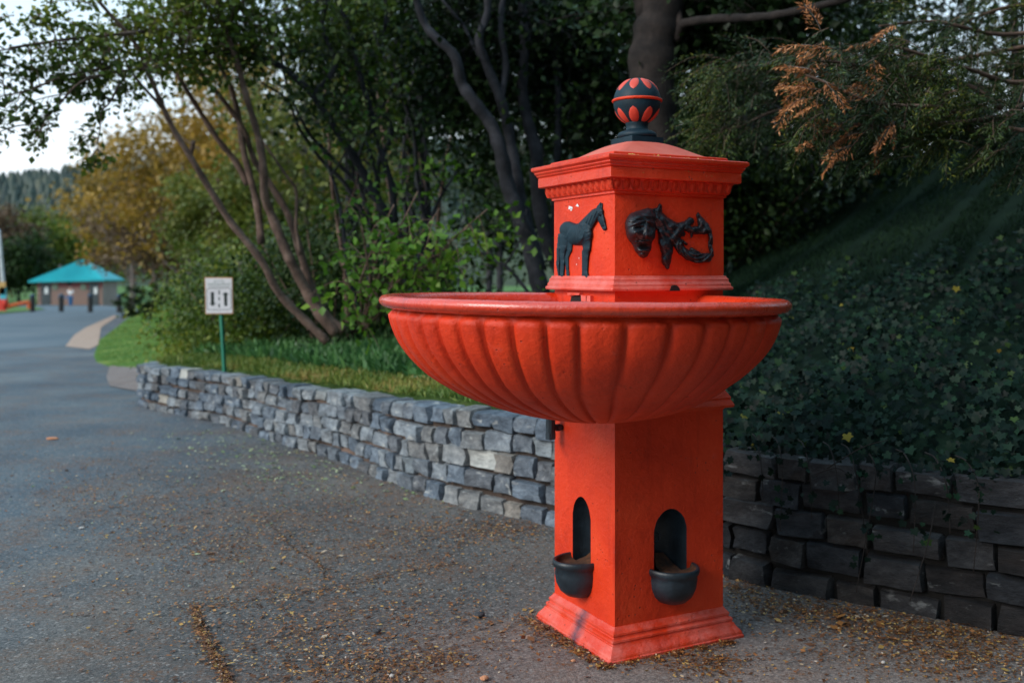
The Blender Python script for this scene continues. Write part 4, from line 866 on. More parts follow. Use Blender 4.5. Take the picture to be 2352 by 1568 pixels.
# ---- cedar sprays from the right
v = Veg(17); dead = Veg(18)
cl = [((2450, 240, 5.9), (2352, 262, 5.8), (2240, 277, 5.6), (2150, 286, 5.5), (2080, 291, 5.4), (2010, 290, 5.35), (1930, 284, 5.3), (1860, 282, 5.25)), ((2440, 200, 6.2), (2352, 240, 6.0), (2290, 272, 5.8), (2220, 262, 5.6), (2150, 246, 5.5), (2060, 242, 5.4), (1990, 232, 5.3), (1910, 195, 5.2), (1850, 172, 5.2)),
      ((2460, 150, 6.3), (2340, 190, 6.1), (2230, 160, 5.9), (2100, 120, 5.7), (2000, 90, 5.6)), ((2460, 60, 6.6), (2300, 80, 6.4), (2150, 50, 6.2), (2020, 60, 6.0)), ((2300, 250, 5.9), (2230, 200, 5.9), (2130, 180, 5.8), (2040, 170, 5.7), (1940, 145, 5.6), (1860, 140, 5.55)), ((2480, 330, 5.6), (2352, 300, 5.5), (2260, 285, 5.5)),
      ((2400, 100, 7.5), (2100, 150, 7.3), (1900, 150, 7.2), (1720, 150, 7.1), (1640, 180, 7.0)), ((2300, 200, 7.3), (2000, 230, 7.2), (1800, 250, 7.1), (1700, 290, 7.0), (1640, 300, 7.0)), ((2450, 0, 7.2), (2300, 20, 7.1), (2200, 60, 7.0)), ((2450, 130, 7.2), (2350, 150, 7.1), (2280, 170, 7.0))]
for ln in cl: v.limb(A3(*ln), .018, .006, 6)
def frond(v, P0, d, L, dens=14):
    d = np.array(d, float); d /= np.linalg.norm(d); P = [np.array(P0, float)]
    for i in range(6): d = d + np.array([0, 0, -.13]) + v.r.normal(size=3) * .06; d /= np.linalg.norm(d); P.append(P[-1] + d * L / 6)
    P = np.array(P); v.tube(P, np.linspace(.0022, .001, 7), 3); side = np.cross(d, v.r.normal(size=3) * .4 + np.array([0, 0.3, 1])); side /= np.linalg.norm(side)
    for k in range(dens):
        t = (k + 1) / dens * 5.99; i = int(t); q = P[i] + (P[i + 1] - P[i]) * (t - i); sg = 1 if k % 2 else -1; dd = d * 1.0 + side * sg * .75; ll = L * .34 * (1 - .6 * k / dens)
        m = 8
        for j in range(m): v.pts.append((q + dd * ll * (j + 1) / m * .8)[None]); v.dv.append((dd + side * sg * (.5 if j % 2 else -.5))[None])
for li, (ln, n, L) in enumerate(((cl[0], 95, .25), (cl[1], 95, .25), (cl[2], 70, .28), (cl[3], 22, .26), (cl[4], 65, .25), (cl[5], 40, .24), (cl[6], 110, .38), (cl[7], 110, .38), (cl[8], 26, .30), (cl[9], 40, .30))):
    P = smoothline(A3(*ln), 4)
    for i in range(n):
        t = v.r.uniform(0.15, 1) * (len(P) - 1); k = int(min(t, len(P) - 2)); c = P[k] + v.r.normal(size=3) * .05; c[2] += v.r.uniform(-.12, .10)
        d = np.array([-.75, -.2, -.05]) + v.r.normal(size=3) * .42
        sx_ = CX + c[0] / c[1] * F
        if li < 6 and sx_ < 2060 and v.r.random() < (.50 if sx_ < 1970 else .16): frond(dead, c, d, L * .8)
        else: frond(v, c, d, L)
def cedar_finish(v, root, name, leaf, size):
    P = np.concatenate(v.pts); Dv = np.concatenate(v.dv); V, Q = kites(P, size, v.r, .28, .1, dirv=Dv * 1.4); tn = 0.45 + .25 * np.sin(P[:, 0] * 6) + v.r.normal(size=len(P)) * .2
    mesh_obj(name, V, Q, leaf, root, False, attr=np.repeat(np.clip(tn, 0, 1), 4))
    if v.tv and name == 'dead_foliage': mesh_obj('twigs', np.concatenate(v.tv), v.tq, M_barkP, root, True)['kind'] = 'stuff'
v.limb([(4.6, 6.8, terr1(4.6, 6.8) - .1), (4.55, 6.8, 3.0), (4.5, 6.7, 6.0)], .20, .12, 12)
v2 = Veg(19)
for c_, R_ in (((5.6, 6.6, 6.2), (2.2, 2.6, 1.2)), ((4.6, 8.6, 6.6), (2.4, 2.2, 1.3)), ((6.4, 9.5, 6.0), (2.4, 2.2, 1.6)), ((4.2, 5.2, 5.6), (1.7, 1.4, .8)), ((6.2, 4.4, 4.8), (1.8, 1.8, 1.4))): v2.blob(c_, R_, 5200, 40, .2)
ced = empty('cedar_tree', (0, 0, 0), 'cedar tree entering from the right edge with drooping sprays, some turned rusty orange', 'tree')
mesh_obj('branches', np.concatenate(v.tv), v.tq, M_bark, ced, True); cedar_finish(v, ced, 'green_foliage', L_cedar, .028); Pk = np.concatenate(v2.pts); Vk, Qk = kites(Pk, .12, v2.r, .5, .2); mesh_obj('crown', Vk, Qk, L_cedar, ced, False, attr=np.repeat(v2.r.random(len(Pk)), 4))
cedar_finish(dead, ced, 'dead_foliage', L_rust, .026)

# ---- generic trees
def tree(seed, px, Y, topz, rad, label, leaf, n=5000, size=.12, bark=M_barkD, zlow=None, name='leafy_tree', cat='tree', k=26, tint=0, tr=.14, group=None, sp=.2, droop=.2, lean=0):
    v = Veg(seed); X = (px - CX) / F * Y; z0 = terr1(X, Y) if bnd_dist([X], [Y])[0][0] > 0 else float(road_z(Y)); zl = z0 + 0.25 * (topz - z0) if zlow is None else zlow
    c = np.array([X + lean, Y, (topz + zl) / 2]); R = np.array([rad, rad, (topz - zl) / 2])
    top = v.limb([(X, Y, z0 - .1), (X + lean * .3 + rad * .05, Y, z0 + (zl - z0) * .6), (X + lean * .8, Y, c[2]), (X + lean, Y, topz - .3 * R[2])], tr, tr * .25, 8, 4)
    cc = v.blob(c, R, n, k, sp)
    for q in cc[: 14]:
        st = top[v.r.integers(len(top) // 3, len(top) - 1)]; v.limb([st, (st + q) / 2 + v.r.normal(size=3) * .1 * rad, q], tr * .35, tr * .08, 5, 3)
    return v.finish(name, label, cat, bark, leaf, size, .7, droop, group, base=(X, Y, z0), tint=tint)
BT = [
 (21, 800, 17, 8.5, 1.6, 'olive tree seen between the stems of the leaning trees', L_olive, 3500, .12),
 (22, 930, 19, 10, 1.9, 'tall green tree behind the arching trunk left of centre', L_green, 8000, .13),
 (23, 960, 16.5, 10, 2.8, 'dense dark tree left of the twisted dark trunks', L_dark, 8000, .12),
 (24, 1110, 30, 15, 4.0, 'tall shady tree far behind the twisted dark trunks', L_dark, 8000, .14),
 (25, 1330, 15, 10.5, 2.8, 'dark leafy tree behind the left corner of the cornice', L_dark, 9000, .12),
 (26, 1450, 20, 13, 3.4, 'tall dark tree rising behind the thick brown trunk', L_dark, 8000, .14),
 (27, 1640, 15.5, 9.5, 2.8, 'dark tree just right of the ball finial', L_dark, 9000, .12),
 (28, 1800, 19, 10.5, 2.6, 'dark tree on the hillside behind the cedar sprays', L_dark, 7500, .13),
 (29, 1950, 26, 10.3, 2.6, 'small dark tree on the crest under the open sky patch', L_dark, 5000, .15),
 (33, 1720, 13.5, 7.0, 1.9, 'black-green tree filling the gap between the cornice and the cedar', L_dark, 8000, .10),
 (31, 1840, 15.5, 6.2, 1.9, 'low dark tree on the crest right of the cornice', L_dark, 6000, .11),
 (32, 2080, 17, 6.4, 1.8, 'low dark bushy tree on the crest below the cedar branch', L_dark, 5000, .11),
 (30, 2330, 17, 10.5, 2.6, 'dark tree at the upper right corner above the hillside', L_dark, 6000, .12),
]
for a in BT:
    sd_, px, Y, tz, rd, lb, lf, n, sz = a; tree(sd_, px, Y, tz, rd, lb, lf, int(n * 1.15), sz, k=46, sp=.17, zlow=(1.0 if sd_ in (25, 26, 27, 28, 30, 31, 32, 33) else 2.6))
# ---- ochre and olive trees beyond the lawn
tree(40, 420, 44, 10.6, 4.3, 'large ochre-leaved tree rising behind the leaning stems', L_ochre, 9000, .24, M_barkP, zlow=2.0, k=55, sp=.15)
tree(41, 590, 40, 12.0, 4.2, 'tallest ochre-leaved tree, behind the multi-stem trunks', L_ochre, 9000, .22, M_barkP, zlow=2.5, k=55, sp=.15)
tree(42, 300, 62, 8.3, 3.6, 'rounded ochre tree standing right of the teal roof', L_ochre, 6000, .27, M_barkP, zlow=1.8, k=45, tr=.22, sp=.16)
tree(43, 350, 52, 6.4, 3.6, 'brownish tree between the two bigger ochre crowns', L_brown, 7000, .24, M_barkP, zlow=1.0, k=45, tr=.2, sp=.16)
tree(44, 500, 30, 4.8, 1.6, 'small olive green tree left of the leaning stems, in front of ochre crowns', L_olive, 7000, .15, M_bark, zlow=1.8, k=40, tint=.15)
tree(54, 820, 48, 11.5, 3.8, 'ochre tree far back between the arching trunk and the twisted trunks', L_ochre, 6500, .24, M_barkP, zlow=2.5, k=45, sp=.16)
tree(45, 700, 33, 9.5, 3.0, 'olive yellow tree glimpsed between dark stems left of centre', L_olive, 6500, .2, M_barkP, zlow=2, k=40)
tree(46, 200, 112, 8.3, 6.5, 'olive tree behind the peak of the teal roof', L_green, 6000, .5, zlow=0, k=35, tint=.2)
tree(47, 90, 118, 8.6, 6.0, 'yellow-green tree behind the left half of the teal roof', L_olive, 6000, .5, zlow=-1, k=35)
tree(48, 5, 105, 8.2, 4.2, 'dark brown tree behind the pole at the left edge', L_brown, 6000, .45, zlow=-1, k=35, tint=-.2)
tree(49, 145, 150, 10.5, 6.0, 'bare brownish tree crown below the conifer ridge', L_brown, 5000, .55, zlow=0, k=30)
tree(50, 40, 100, 6.0, 4.6, 'low dark green tree left of the brick building', L_dark, 6000, .4, zlow=-1.5, k=35, tint=.2)
tree(51, 300, 88, 6.2, 1.9, 'small pink-trunked tree overlapping the right end of the teal roof', L_brown, 1300, .26, M_barkP, zlow=1.6, k=26, tr=.16, tint=.1)
tree(55, 500, 70, 13.0, 6.0, 'broad ochre crown filling the gap behind the bare stems', L_ochre, 8000, .34, M_barkP, zlow=1.5, k=55, sp=.16, tint=-.1)
tree(56, 1140, 29, 6.2, 2.3, 'dark green tree at the back of the grassy gap between trunks and upper box', L_dark, 5000, .13, zlow=2.0, k=40, tint=.15)
tree(53, 250, 140, 10.5, 6, 'olive tree in the gap right of the yellow-green tree', L_olive, 5000, .5, zlow=0, k=30, tint=-.1)
# unseen woodland added right of and behind the viewpoint to block low light
vw = Veg(33)
for az_ in np.arange(62, 206, 9.0):
    a = math.radians(az_); R_ = 12.5 + 1.5 * math.sin(az_ * .7); vw.blob((R_ * math.sin(a), R_ * math.cos(a), 6.0), (2.3, 2.3, 6.2), 1300, 30, .2)
Pw = np.concatenate(vw.pts); Vw, Qw = kites(Pw, .55, vw.r, .8, .2)
tag(mesh_obj('light_blocking_wood', Vw, Qw, L_dark, None, False, attr=np.repeat(vw.r.random(len(Pw)), 4)), 'unseen dark wood added on the viewer side to block low light', 'wood', kind='stuff')
sap = ['thin sapling stem just right of the leaning trees', 'thin brown sapling above the left part of the basin rim', 'crooked sapling left of the fresh green maple twigs', 'sapling crossing behind the arching trunk', 'straight dark sapling halfway between maple and twisted trunks', 'pale thin stem left of the twisted trunks', 'thin stem nearest the twisted trunks on their left', 'leaning thin stem behind the basin rim centre left', 'short crooked stem between the grassy gap and the upper box']
for q_, (p0, p1, p2, p3, Yq) in enumerate((((800, 740), (790, 600), (760, 420), (745, 200), 10.8), ((870, 740), (862, 600), (870, 450), (905, 200), 11.4), ((835, 750), (800, 640), (780, 480), (740, 330), 10.2), ((905, 730), (935, 560), (925, 380), (960, 120), 11.8), ((985, 720), (975, 560), (980, 400), (965, 140), 11.2), ((1010, 720), (1003, 560), (1018, 400), (1060, 200), 12.0), ((930, 730), (960, 600), (1000, 480), (1045, 400), 10.4), ((890, 740), (905, 560), (885, 420), (850, 150), 12.4), ((1235, 700), (1180, 630), (1140, 590), (1080, 560), 10.0))):
    v = Veg(300 + q_); v.limb([W(*p0, Yq), W(*p1, Yq), W(*p2, Yq), W(*p3, Yq)], .034 if q_ < 8 else .02, .012, 7, 6, .006)
    for a_, b_ in ((p1, p2), (p2, p3)):
        m_ = ((a_[0] + b_[0]) / 2, (a_[1] + b_[1]) / 2); sg_ = 1 if v.r.random() < .5 else -1; P = v.limb([W(*m_, Yq), W(m_[0] + sg_ * 35, m_[1] - 60, Yq - .2), W(m_[0] + sg_ * 50, m_[1] - 130, Yq - .3)], .012, .005, 5)
        for _ in range(4): v.grow(P[v.r.integers(3, len(P) - 1)], v.r.normal(size=3), .5, .004, 0, (0, 0, -.1), .25, 12, .08)
    v.finish('sapling', sap[q_], 'tree', M_bark if q_ in (0, 1, 5, 7) else M_barkD, L_green if q_ % 2 else L_fresh, .08, .75, base=W(*p0, Yq), tint=-.2)
# ---- shrubs
def shrub(seed, px, Y, wd, ht, label, leaf, n, size, bark=M_bark, name='shrub', low=0.0, tint=0, stems=10, depth=None, leafsp=.1):
    v = Veg(seed); X = (px - CX) / F * Y; z0 = terr1(X, Y)
    for i in range(stems):
        a = v.r.uniform(0, 2 * np.pi); l = v.r.uniform(.5, 1); d = np.array([math.cos(a) * wd * .5 * l, math.sin(a) * wd * .35 * l, 0]); e = np.array([X, Y, z0]) + d * 1.0; e[2] = z0 + low + ht * v.r.uniform(.5, .95)
        P = v.limb([(X + d[0] * .12, Y + d[1] * .12, z0 - .05), (X + d[0] * .6, Y + d[1] * .6, z0 + ht * .45), e], .016, .006, 5, 3)
    v.blob((X, Y, z0 + low + ht * .5), (wd * .5, wd * .4 if depth is None else depth, ht * .5), n, 40, leafsp / wd * 2)
    return v.finish(name, label, 'shrub', bark, leaf, size, .6, .3, base=(X, Y, z0), trunkname='stems', crownname='foliage', tint=tint)
shrub(60, 580, 12.6, 1.75, 1.15, 'big dark green shrub behind the green sign post', L_green, 9000, .06, tint=.0, leafsp=.35)
shrub(61, 640, 13.6, 2.2, 1.7, 'shady shrub filling the space under the leaning stems', L_green, 8000, .065, tint=-.2, leafsp=.35)
shrub(62, 500, 15.0, 1.25, 1.7, 'yellow-green shrub left of the arrow sign', L_green, 9000, .07, tint=.22, leafsp=.35)
shrub(63, 450, 19, .9, 1.0, 'fresh green shrub overhanging the mown lawn', L_fresh, 4000, .08, leafsp=.3)
shrub(64, 760, 11.6, 2.2, 1.5, 'dark undergrowth shrub left of the basin', L_dark, 8000, .06, tint=.25, leafsp=.35)
shrub(65, 335, 42, 2.4, 1.5, 'dark rounded bush beside the far end of the lawn', L_dark, 2500, .13, tint=.1)
shrub(66, 570, 21, 3.0, 2.0, 'olive green thicket behind the arrow sign', L_olive, 7000, .10, leafsp=.4, tint=-.15)
shrub(67, 720, 18, 2.6, 2.4, 'deep green thicket behind the leaning stems', L_green, 9000, .10, tint=-.1, leafsp=.4)
shrub(68, 930, 17, 1.2, 2.0, 'dark thicket behind the left part of the basin rim', L_dark, 6000, .10, tint=.15, leafsp=.4)
shrub(69, 1480, 13, 3.4, 2.6, 'black-green thicket behind the upper box', L_dark, 8000, .09, leafsp=.4)
shrub(70, 1690, 12.6, 2.4, 1.6, 'low dark thicket at the foot of the hill right of the upper box', L_dark, 6000, .08, tint=.1, leafsp=.35)
# fresh bright twigs hanging left of the basin
v = Veg(80); X0 = W(830, 760, 8.9)
for (px, py, ex, ey) in ((830, 640, 905, 470), (860, 660, 960, 440), (900, 650, 1010, 480), (900, 660, 1080, 520), (850, 650, 830, 520), (960, 640, 1120, 480), (820, 720, 780, 600), (930, 660, 1000, 600)):
    P = v.limb([X0, W((830 + px) / 2, (760 + py) / 2, 8.8), W(px, py, 8.7), W((px + ex) / 2, (py + ey) / 2 - 10, 8.6), W(ex, ey, 8.5)], .014, .005, 5, 4)
    for i in range(11):
        q = P[v.r.integers(len(P) // 2, len(P) - 1)]; v.grow(q, v.r.normal(size=3) * 1.2 + np.array([0.3, 0, 0]), .45, .004, 0, (0, 0, -.25), .2, 9, .05)
v.finish('young_maple', 'young maple with bright fresh green leaves just left of the basin', 'tree', M_bark, L_fresh, .075, .85, .5, base=X0)

# ---- ground cover: leafy plants on the verge, grass on the hill, lawn blades
def cover(name, label, cat, n, ur, dr, size, leaf, asp, zf=.0, seed=90, up=1.0, tint=0.0):
    r = np.random.default_rng(seed); i = r.uniform(ur[0], ur[1], n); k = i.astype(int); k = np.clip(k, 0, nb - 2); f = (i - k)[:, None]
    d = dr[0] + (dr[1] - dr[0]) * r.uniform(0, 1, n) ** 1.0; xy = BQ[k] * (1 - f) + BQ[k + 1] * f + dirs[k] * d[:, None]; z = terrain(xy[:, 0], xy[:, 1])
    P = np.c_[xy, z + zf * r.uniform(0, 1, n)]; D = r.normal(size=(n, 3)) * .45; D[:, 2] = up
    V, Q = kites(P, size, r, asp, 0, dirv=D, fold=.3); tn = .5 + .3 * np.sin(P[:, 0] * 2.3) * np.sin(P[:, 1] * 2.9) + r.normal(size=n) * .2 + tint
    o = mesh_obj(name, V, Q, leaf, None, False, attr=np.repeat(np.clip(tn, 0, 1), 4)); tag(o, label, cat, kind='stuff'); return o
def ui(x, y): return float(np.argmin(np.hypot(BQ[:, 0] - x, BQ[:, 1] - y)))
L_grass = leafmat('grass_blades', [(0.0, (0.065, 0.12, 0.02)), (0.45, (0.13, 0.21, 0.035)), (0.75, (0.25, 0.26, 0.05)), (1.0, (0.40, 0.27, 0.09))], trans=.25)
L_herb = leafmat('herb_leaves', [(0.0, (0.035, 0.10, 0.03)), (0.5, (0.08, 0.21, 0.06)), (0.85, (0.17, 0.34, 0.10)), (1.0, (0.24, 0.34, 0.22))], trans=.35)
L_hill = leafmat('hill_blades', [(0.0, (0.004, 0.012, 0.006)), (0.6, (0.009, 0.024, 0.012)), (1.0, (0.02, 0.040, 0.016))], rough=.8, trans=.1, spec=.06)
L_lawn = leafmat('lawn_blades', [(0.0, (0.07, 0.16, 0.03)), (0.5, (0.13, 0.25, 0.045)), (1.0, (0.32, 0.38, 0.09))], trans=.25)
u0, u1, u2, u3 = ui(.6, 5.4), ui(-4.3, 11.6), ui(-5.5, 16.3), ui(-14.3, 36)
cover('verge_grass', 'short olive grass along the top of the wall', 'grass', 30000, (u0, u1 + 2), (.26, 1.5), .07, L_grass, .16, seed=91)
cover('verge_plants', 'broad-leaved green plants growing on the verge behind the wall', 'plants', 22000, (ui(-.3, 6.5), u1), (.8, 4.6), .15, L_herb, .30, seed=92, zf=.04)
cover('lawn_grass', 'bright mown grass beside the road', 'grass', 60000, (u2 - 3, u3), (.05, 12), .055, L_lawn, .22, seed=93)
patch('clearing', [(W(px, 650, Y)[0], Y) for px, Y in ((1010, 14.5), (1080, 13.2), (1160, 13), (1240, 14), (1290, 18), (1280, 24), (1150, 27), (1020, 26), (980, 20))], .03, M_clear)
cover('wood_floor_plants', 'dark low plants on the floor of the wood', 'plants', 12000, (ui(-.3, 6.5), u1), (3.5, 11), .16, L_blue, .35, seed=94, tint=-.2)
cover('hill_grass', 'dark rough grass on the hillside at right', 'grass', 70000, (ui(4.2, 2.1), ui(-.5, 6.8)), (3.2, 12), .060, L_hill, .14, seed=95, tint=-.1)
# ---- ivy on the bank
def ivy_geo():
    o = [(0, 0), (.28, -.22), (.55, -.05), (.42, .22), (.72, .48), (.34, .55), (0, 1.0), (-.34, .55), (-.72, .48), (-.42, .22), (-.55, -.05), (-.28, -.22)]
    V = [(x, y, .10 * abs(x) - .10 * y * y) for x, y in o] + [(0, .38, -.02)]; Q = [(i, (i + 1) % 12, 12) for i in range(12)]; return np.array(V), Q
iv, iq = ivy_geo()
ivy = empty('ivy', (0, 0, 0), 'dark glossy ivy covering the bank and trailing over the wall at right', 'ivy')
r = np.random.default_rng(77); NI = 14000; ua, ub = ui(4.2, 2.1), ui(.35, 5.8); i = r.uniform(ua, ub, NI); k = np.clip(i.astype(int), 0, nb - 2); f = (i - k)[:, None]
d = .02 + 3.6 * r.uniform(0, 1, NI) ** 1.2; xy = BQ[k] * (1 - f) + BQ[k + 1] * f + dirs[k] * d[:, None]; z = terrain(xy[:, 0], xy[:, 1]) + .02 + .14 * r.uniform(0, 1, NI) + .07 * (mnoise.noise((1, 2, 3)) + np.sin(xy[:, 0] * 4) * np.sin(xy[:, 1] * 5))
z = z - .10 * np.clip(1 - d / .25, 0, 1); IP = np.c_[xy, z]; IS = r.uniform(.022, .048, NI)
# trailing strands
strands = []
for (sx0, sl, sw) in ((1.62, .50, .10), (1.55, .36, -.04), (1.75, .30, .02), (1.38, .22, .0), (1.2, .16, .0), (1.95, .34, .04), (1.05, .12, 0), (1.28, .30, .02), (1.85, .20, .0), (1.48, .20, .0)):
    y0 = float(np.interp(sx0, [0.246, 1.06, 1.33, 1.72, 2.11], [5.91, 4.96, 4.70, 4.42, 4.11])); P = [np.array([sx0, y0 + .14, .70]), np.array([sx0 - .02, y0 - .02, .70]), np.array([sx0 - .03, y0 - .14, .62]), np.array([sx0 - .03 - sw * .5, y0 - .17, .62 - sl * .5]), np.array([sx0 - .03 - sw, y0 - .18, .62 - sl])]
    strands.append(smoothline(P, 5)); n_ = int(6 + sl * 26); t = r.uniform(.25, 1, n_) * (len(strands[-1]) - 2); kk = t.astype(int)
    q = strands[-1][kk] + r.normal(size=(n_, 3)) * np.array([.03, .01, .02]); q[:, 1] -= .015; IP = np.vstack([IP, q]); IS = np.r_[IS, r.uniform(.018, .032, n_)]
NI = len(IP); ctr = np.array([0, 0, EYE]); 
Nv = np.c_[-.30 + .35 * r.normal(size=NI), -.72 + .35 * r.normal(size=NI), .62 + .35 * r.normal(size=NI)]; Nv[-(NI - 14000):, 2] -= .45; Nv /= np.linalg.norm(Nv, axis=1)[:, None]
Dn = np.c_[.5 * r.normal(size=NI), -.4 + .4 * r.normal(size=NI), -.8 + .35 * r.normal(size=NI)]; Dn -= (Dn * Nv).sum(1)[:, None] * Nv; Dn /= np.linalg.norm(Dn, axis=1)[:, None]; Sv = np.cross(Dn, Nv)
app = IS * F / np.linalg.norm(IP - ctr, axis=1); vis = (IP[:, 0] / IP[:, 1] < .53) & (IP[:, 1] > 2) & (IP[:, 0] / IP[:, 1] > .20); order = np.argsort(-(app * vis)); near = order[:290]; rest = order[290:]
V = (IP[rest][:, None] + IS[rest][:, None, None] * (iv[None, :, 0:1] * Sv[rest][:, None] + iv[None, :, 1:2] * Dn[rest][:, None] + iv[None, :, 2:3] * Nv[rest][:, None])).reshape(-1, 3)
tri = np.array(iq); Q = (np.arange(len(rest))[:, None, None] * 13 + tri[None]).reshape(-1, 3)
tn = np.clip(.45 + .22 * r.normal(size=len(rest)), 0, 1); tn = np.where(tn > .9, .9 + (r.random(len(rest)) ** 7) * .1, tn)
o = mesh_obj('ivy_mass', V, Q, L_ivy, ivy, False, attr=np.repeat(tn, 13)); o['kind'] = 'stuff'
lms = []
for tval in (.1, .3, .45, .6, .75, .88, .97):
    tmp = mesh_obj('leaf', iv, iq, L_ivy, ivy, False, attr=np.full(13, tval)); lms.append(tmp.data); bpy.data.objects.remove(tmp)
from mathutils import Matrix
for j in near:
    ob = bpy.data.objects.new('leaf', lms[r.choice(7, p=[.19, .28, .28, .18, .06, .005, .005])]); link(ob, ivy); s_ = IS[j]
    M = Matrix([[Sv[j][a] * s_, Dn[j][a] * s_, Nv[j][a] * s_, IP[j][a]] if True else 0 for a in range(3)] + [[0, 0, 0, 1]]); ob.matrix_local = M
sv = Veg(5)
for st in strands: sv.tube(st, np.linspace(.004, .002, len(st)), 5)
for a, b in (((1900, 1075, 4.4), (2040, 1010, 4.5)), ((1950, 1090, 4.35), (1870, 1090, 4.5)), ((2150, 1150, 4.1), (2090, 1380, 4.0))): sv.limb([W(*a), (W(*a) + W(*b)) / 2 + np.array([.02, 0, .03]), W(*b)], .003, .002, 5)
mesh_obj('vines', np.concatenate(sv.tv), sv.tq, M_barkB, ivy, True)['kind'] = 'stuff'
# ================================================================ FAR THINGS
# ridge with conifers
hx = np.linspace(-1000, 260, 150); V = []; Q = []
for j, (y, hh) in enumerate(((250, 0), (290, .35), (330, .7), (370, .93), (400, 1.0), (460, .9))):
    for x in hx: px = CX + x / 400 * F; top = EYE + (HY - np.interp(px, [-700, 0, 260, 420, 700, 1400], [455, 432, 396, 372, 352, 360])) / F * 400; V.append((x * y / 400, y, -2 + (top + 2) * hh))
nh = len(hx); Q = np.array([(j * nh + i, j * nh + i + 1, (j + 1) * nh + i + 1, (j + 1) * nh + i) for j in range(5) for i in range(nh - 1)])
M_ridge = multinoise_mat('ridge', [(0.3, (0.030, 0.045, 0.035)), (0.5, (0.050, 0.068, 0.040)), (0.7, (0.085, 0.090, 0.05))], .05, bscale=.4, bdist=1)
tag(mesh_obj('hill', V, Q, M_ridge, None, True), kind='structure')
r = np.random.default_rng(3); NC = 5200; xs = r.uniform(-420, 60, NC); t = r.uniform(0.25, 1, NC); ys = 250 + t * 155; V = []; Q = []
px = CX + xs / 400 * F; top = EYE + (HY - np.interp(px, [-700, 0, 260, 420, 700, 1400], [455, 432, 396, 372, 352, 360])) / F * 400
hf = np.interp(ys, [250, 290, 330, 370, 400, 460], [0, .35, .7, .93, 1, .9]); zb = -2 + (top + 2) * hf; xx = xs * ys / 400; hh = r.uniform(3, 6.5, NC) * np.where(t > .9, .8, 1)
ang = np.linspace(0, 2 * np.pi, 6)[:-1]
for c in range(2):
    pass
lev = [(0.0, .30), (.35, .20), (.35, .26), (.7, .10), (.7, .14), (1.0, .0)]
VV = []
for f_, rr_ in lev: VV.append(np.stack([xx[:, None] + hh[:, None] * rr_ * np.cos(ang), ys[:, None] + hh[:, None] * rr_ * np.sin(ang), np.broadcast_to((zb + hh * f_)[:, None], (NC, 5))], -1))
VV = np.stack(VV, 1).reshape(-1, 3); base = []
for a in (0, 2, 4):
    for k in range(5): base.append((a * 5 + k, a * 5 + (k + 1) % 5, (a + 1) * 5 + (k + 1) % 5, (a + 1) * 5 + k))
Q = (np.arange(NC)[:, None, None] * 30 + np.array(base)[None]).reshape(-1, 4)
L_con = leafmat('far_conifers', [(0.0, (0.020, 0.036, 0.030)), (0.7, (0.040, 0.062, 0.044)), (1.0, (0.08, 0.085, 0.05))], trans=0)
tag(mesh_obj('conifer_forest', VV, Q, L_con, None, False, attr=np.repeat(r.random(NC), 30)), 'distant conifer forest along the ridge under the pale sky', 'forest', kind='stuff')
# building
M_brick = simple('block_brown', (0.22, 0.135, 0.11), (0.34, 0.22, 0.18), 1.5, .9, .2); M_brickR = simple('block_red', (0.20, 0.065, 0.065), (0.28, 0.10, 0.095), 1.5, .9, .2)
M_brickM = simple('block_joint', (0.20, 0.16, 0.15), (0.24, 0.20, 0.19), 1.5, .9, 0); M_roof = simple('teal_metal', (0.0, 0.30, 0.34), (0.005, 0.37, 0.40), .5, .45, 0); M_door = simple('dark_door', (0.03, 0.042, 0.048), (0.04, 0.055, 0.06), 2, .5, 0)
M_white = simple('white_paint', (0.7, 0.7, 0.68), (0.78, 0.78, 0.76), 4, .6, 0); M_dkwall = simple('dark_wall', (0.03, 0.026, 0.028), (0.045, 0.04, 0.04), 2, .9, 0); M_dkgreen = simple('sign_green', (0.13, 0.17, 0.12), (0.18, 0.22, 0.15), 4, .7, 0)
YB = 95.0; zb0 = float(road_z(YB)); sc_ = YB / F; bx = lambda p: (p - CX) * sc_; bz = lambda p: EYE - (p - HY) * sc_
x0, x1 = bx(149 * 1.0 - 0), bx(412) ;
# measured in the 4.2x crop: display px = crop px * .1367, photo display y = 574.2 + crop y * .1367
cx_ = lambda p: bx(p * .1367); cz_ = lambda p: bz(574.2 + p * .1367)
bld = empty('brick_building', (cx_(1200), YB, zb0), 'small brick building with teal hipped roof at the far end of the road', 'building'); B0 = np.array(bld.location); zr = cz_(510) - zb0; zb_ = cz_(965) - zb0
m = MB(); m.box((cx_(1175) - B0[0], 1.8, zr / 2 - .2), (cx_(1730) - cx_(628) - .04, 3.5, zr + .4)); m.build('wall', M_brickM, bld)
m = MB(); ex0, ex1, ey0, ey1 = cx_(518) - B0[0], cx_(1790) - B0[0], -.6, 4.3; kk_ = 97 / 95; rx0, rx1 = cx_(1360) * kk_ - B0[0], cx_(1420) * kk_ - B0[0]; ez, rz_ = cz_(520) - zb0, cz_(165) - zb0
m.add([(ex0, ey0, ez), (ex1, ey0, ez + .15), (ex1, ey1, ez + .15), (ex0, ey1, ez), (rx0, 1.9, rz_), (rx1, 2.0, rz_ + .02), (ex0, ey0, ez - .14), (ex1, ey0, ez + .01), (ex1, ey1, ez + .01), (ex0, ey1, ez - .14)],
      [(0, 1, 5, 4), (1, 2, 5), (2, 3, 4, 5), (3, 0, 4), (6, 7, 1, 0), (7, 8, 2, 1), (8, 9, 3, 2), (9, 6, 0, 3), (9, 8, 7, 6)]); rf = m.build('roof', M_roof, bld)
m = MB()
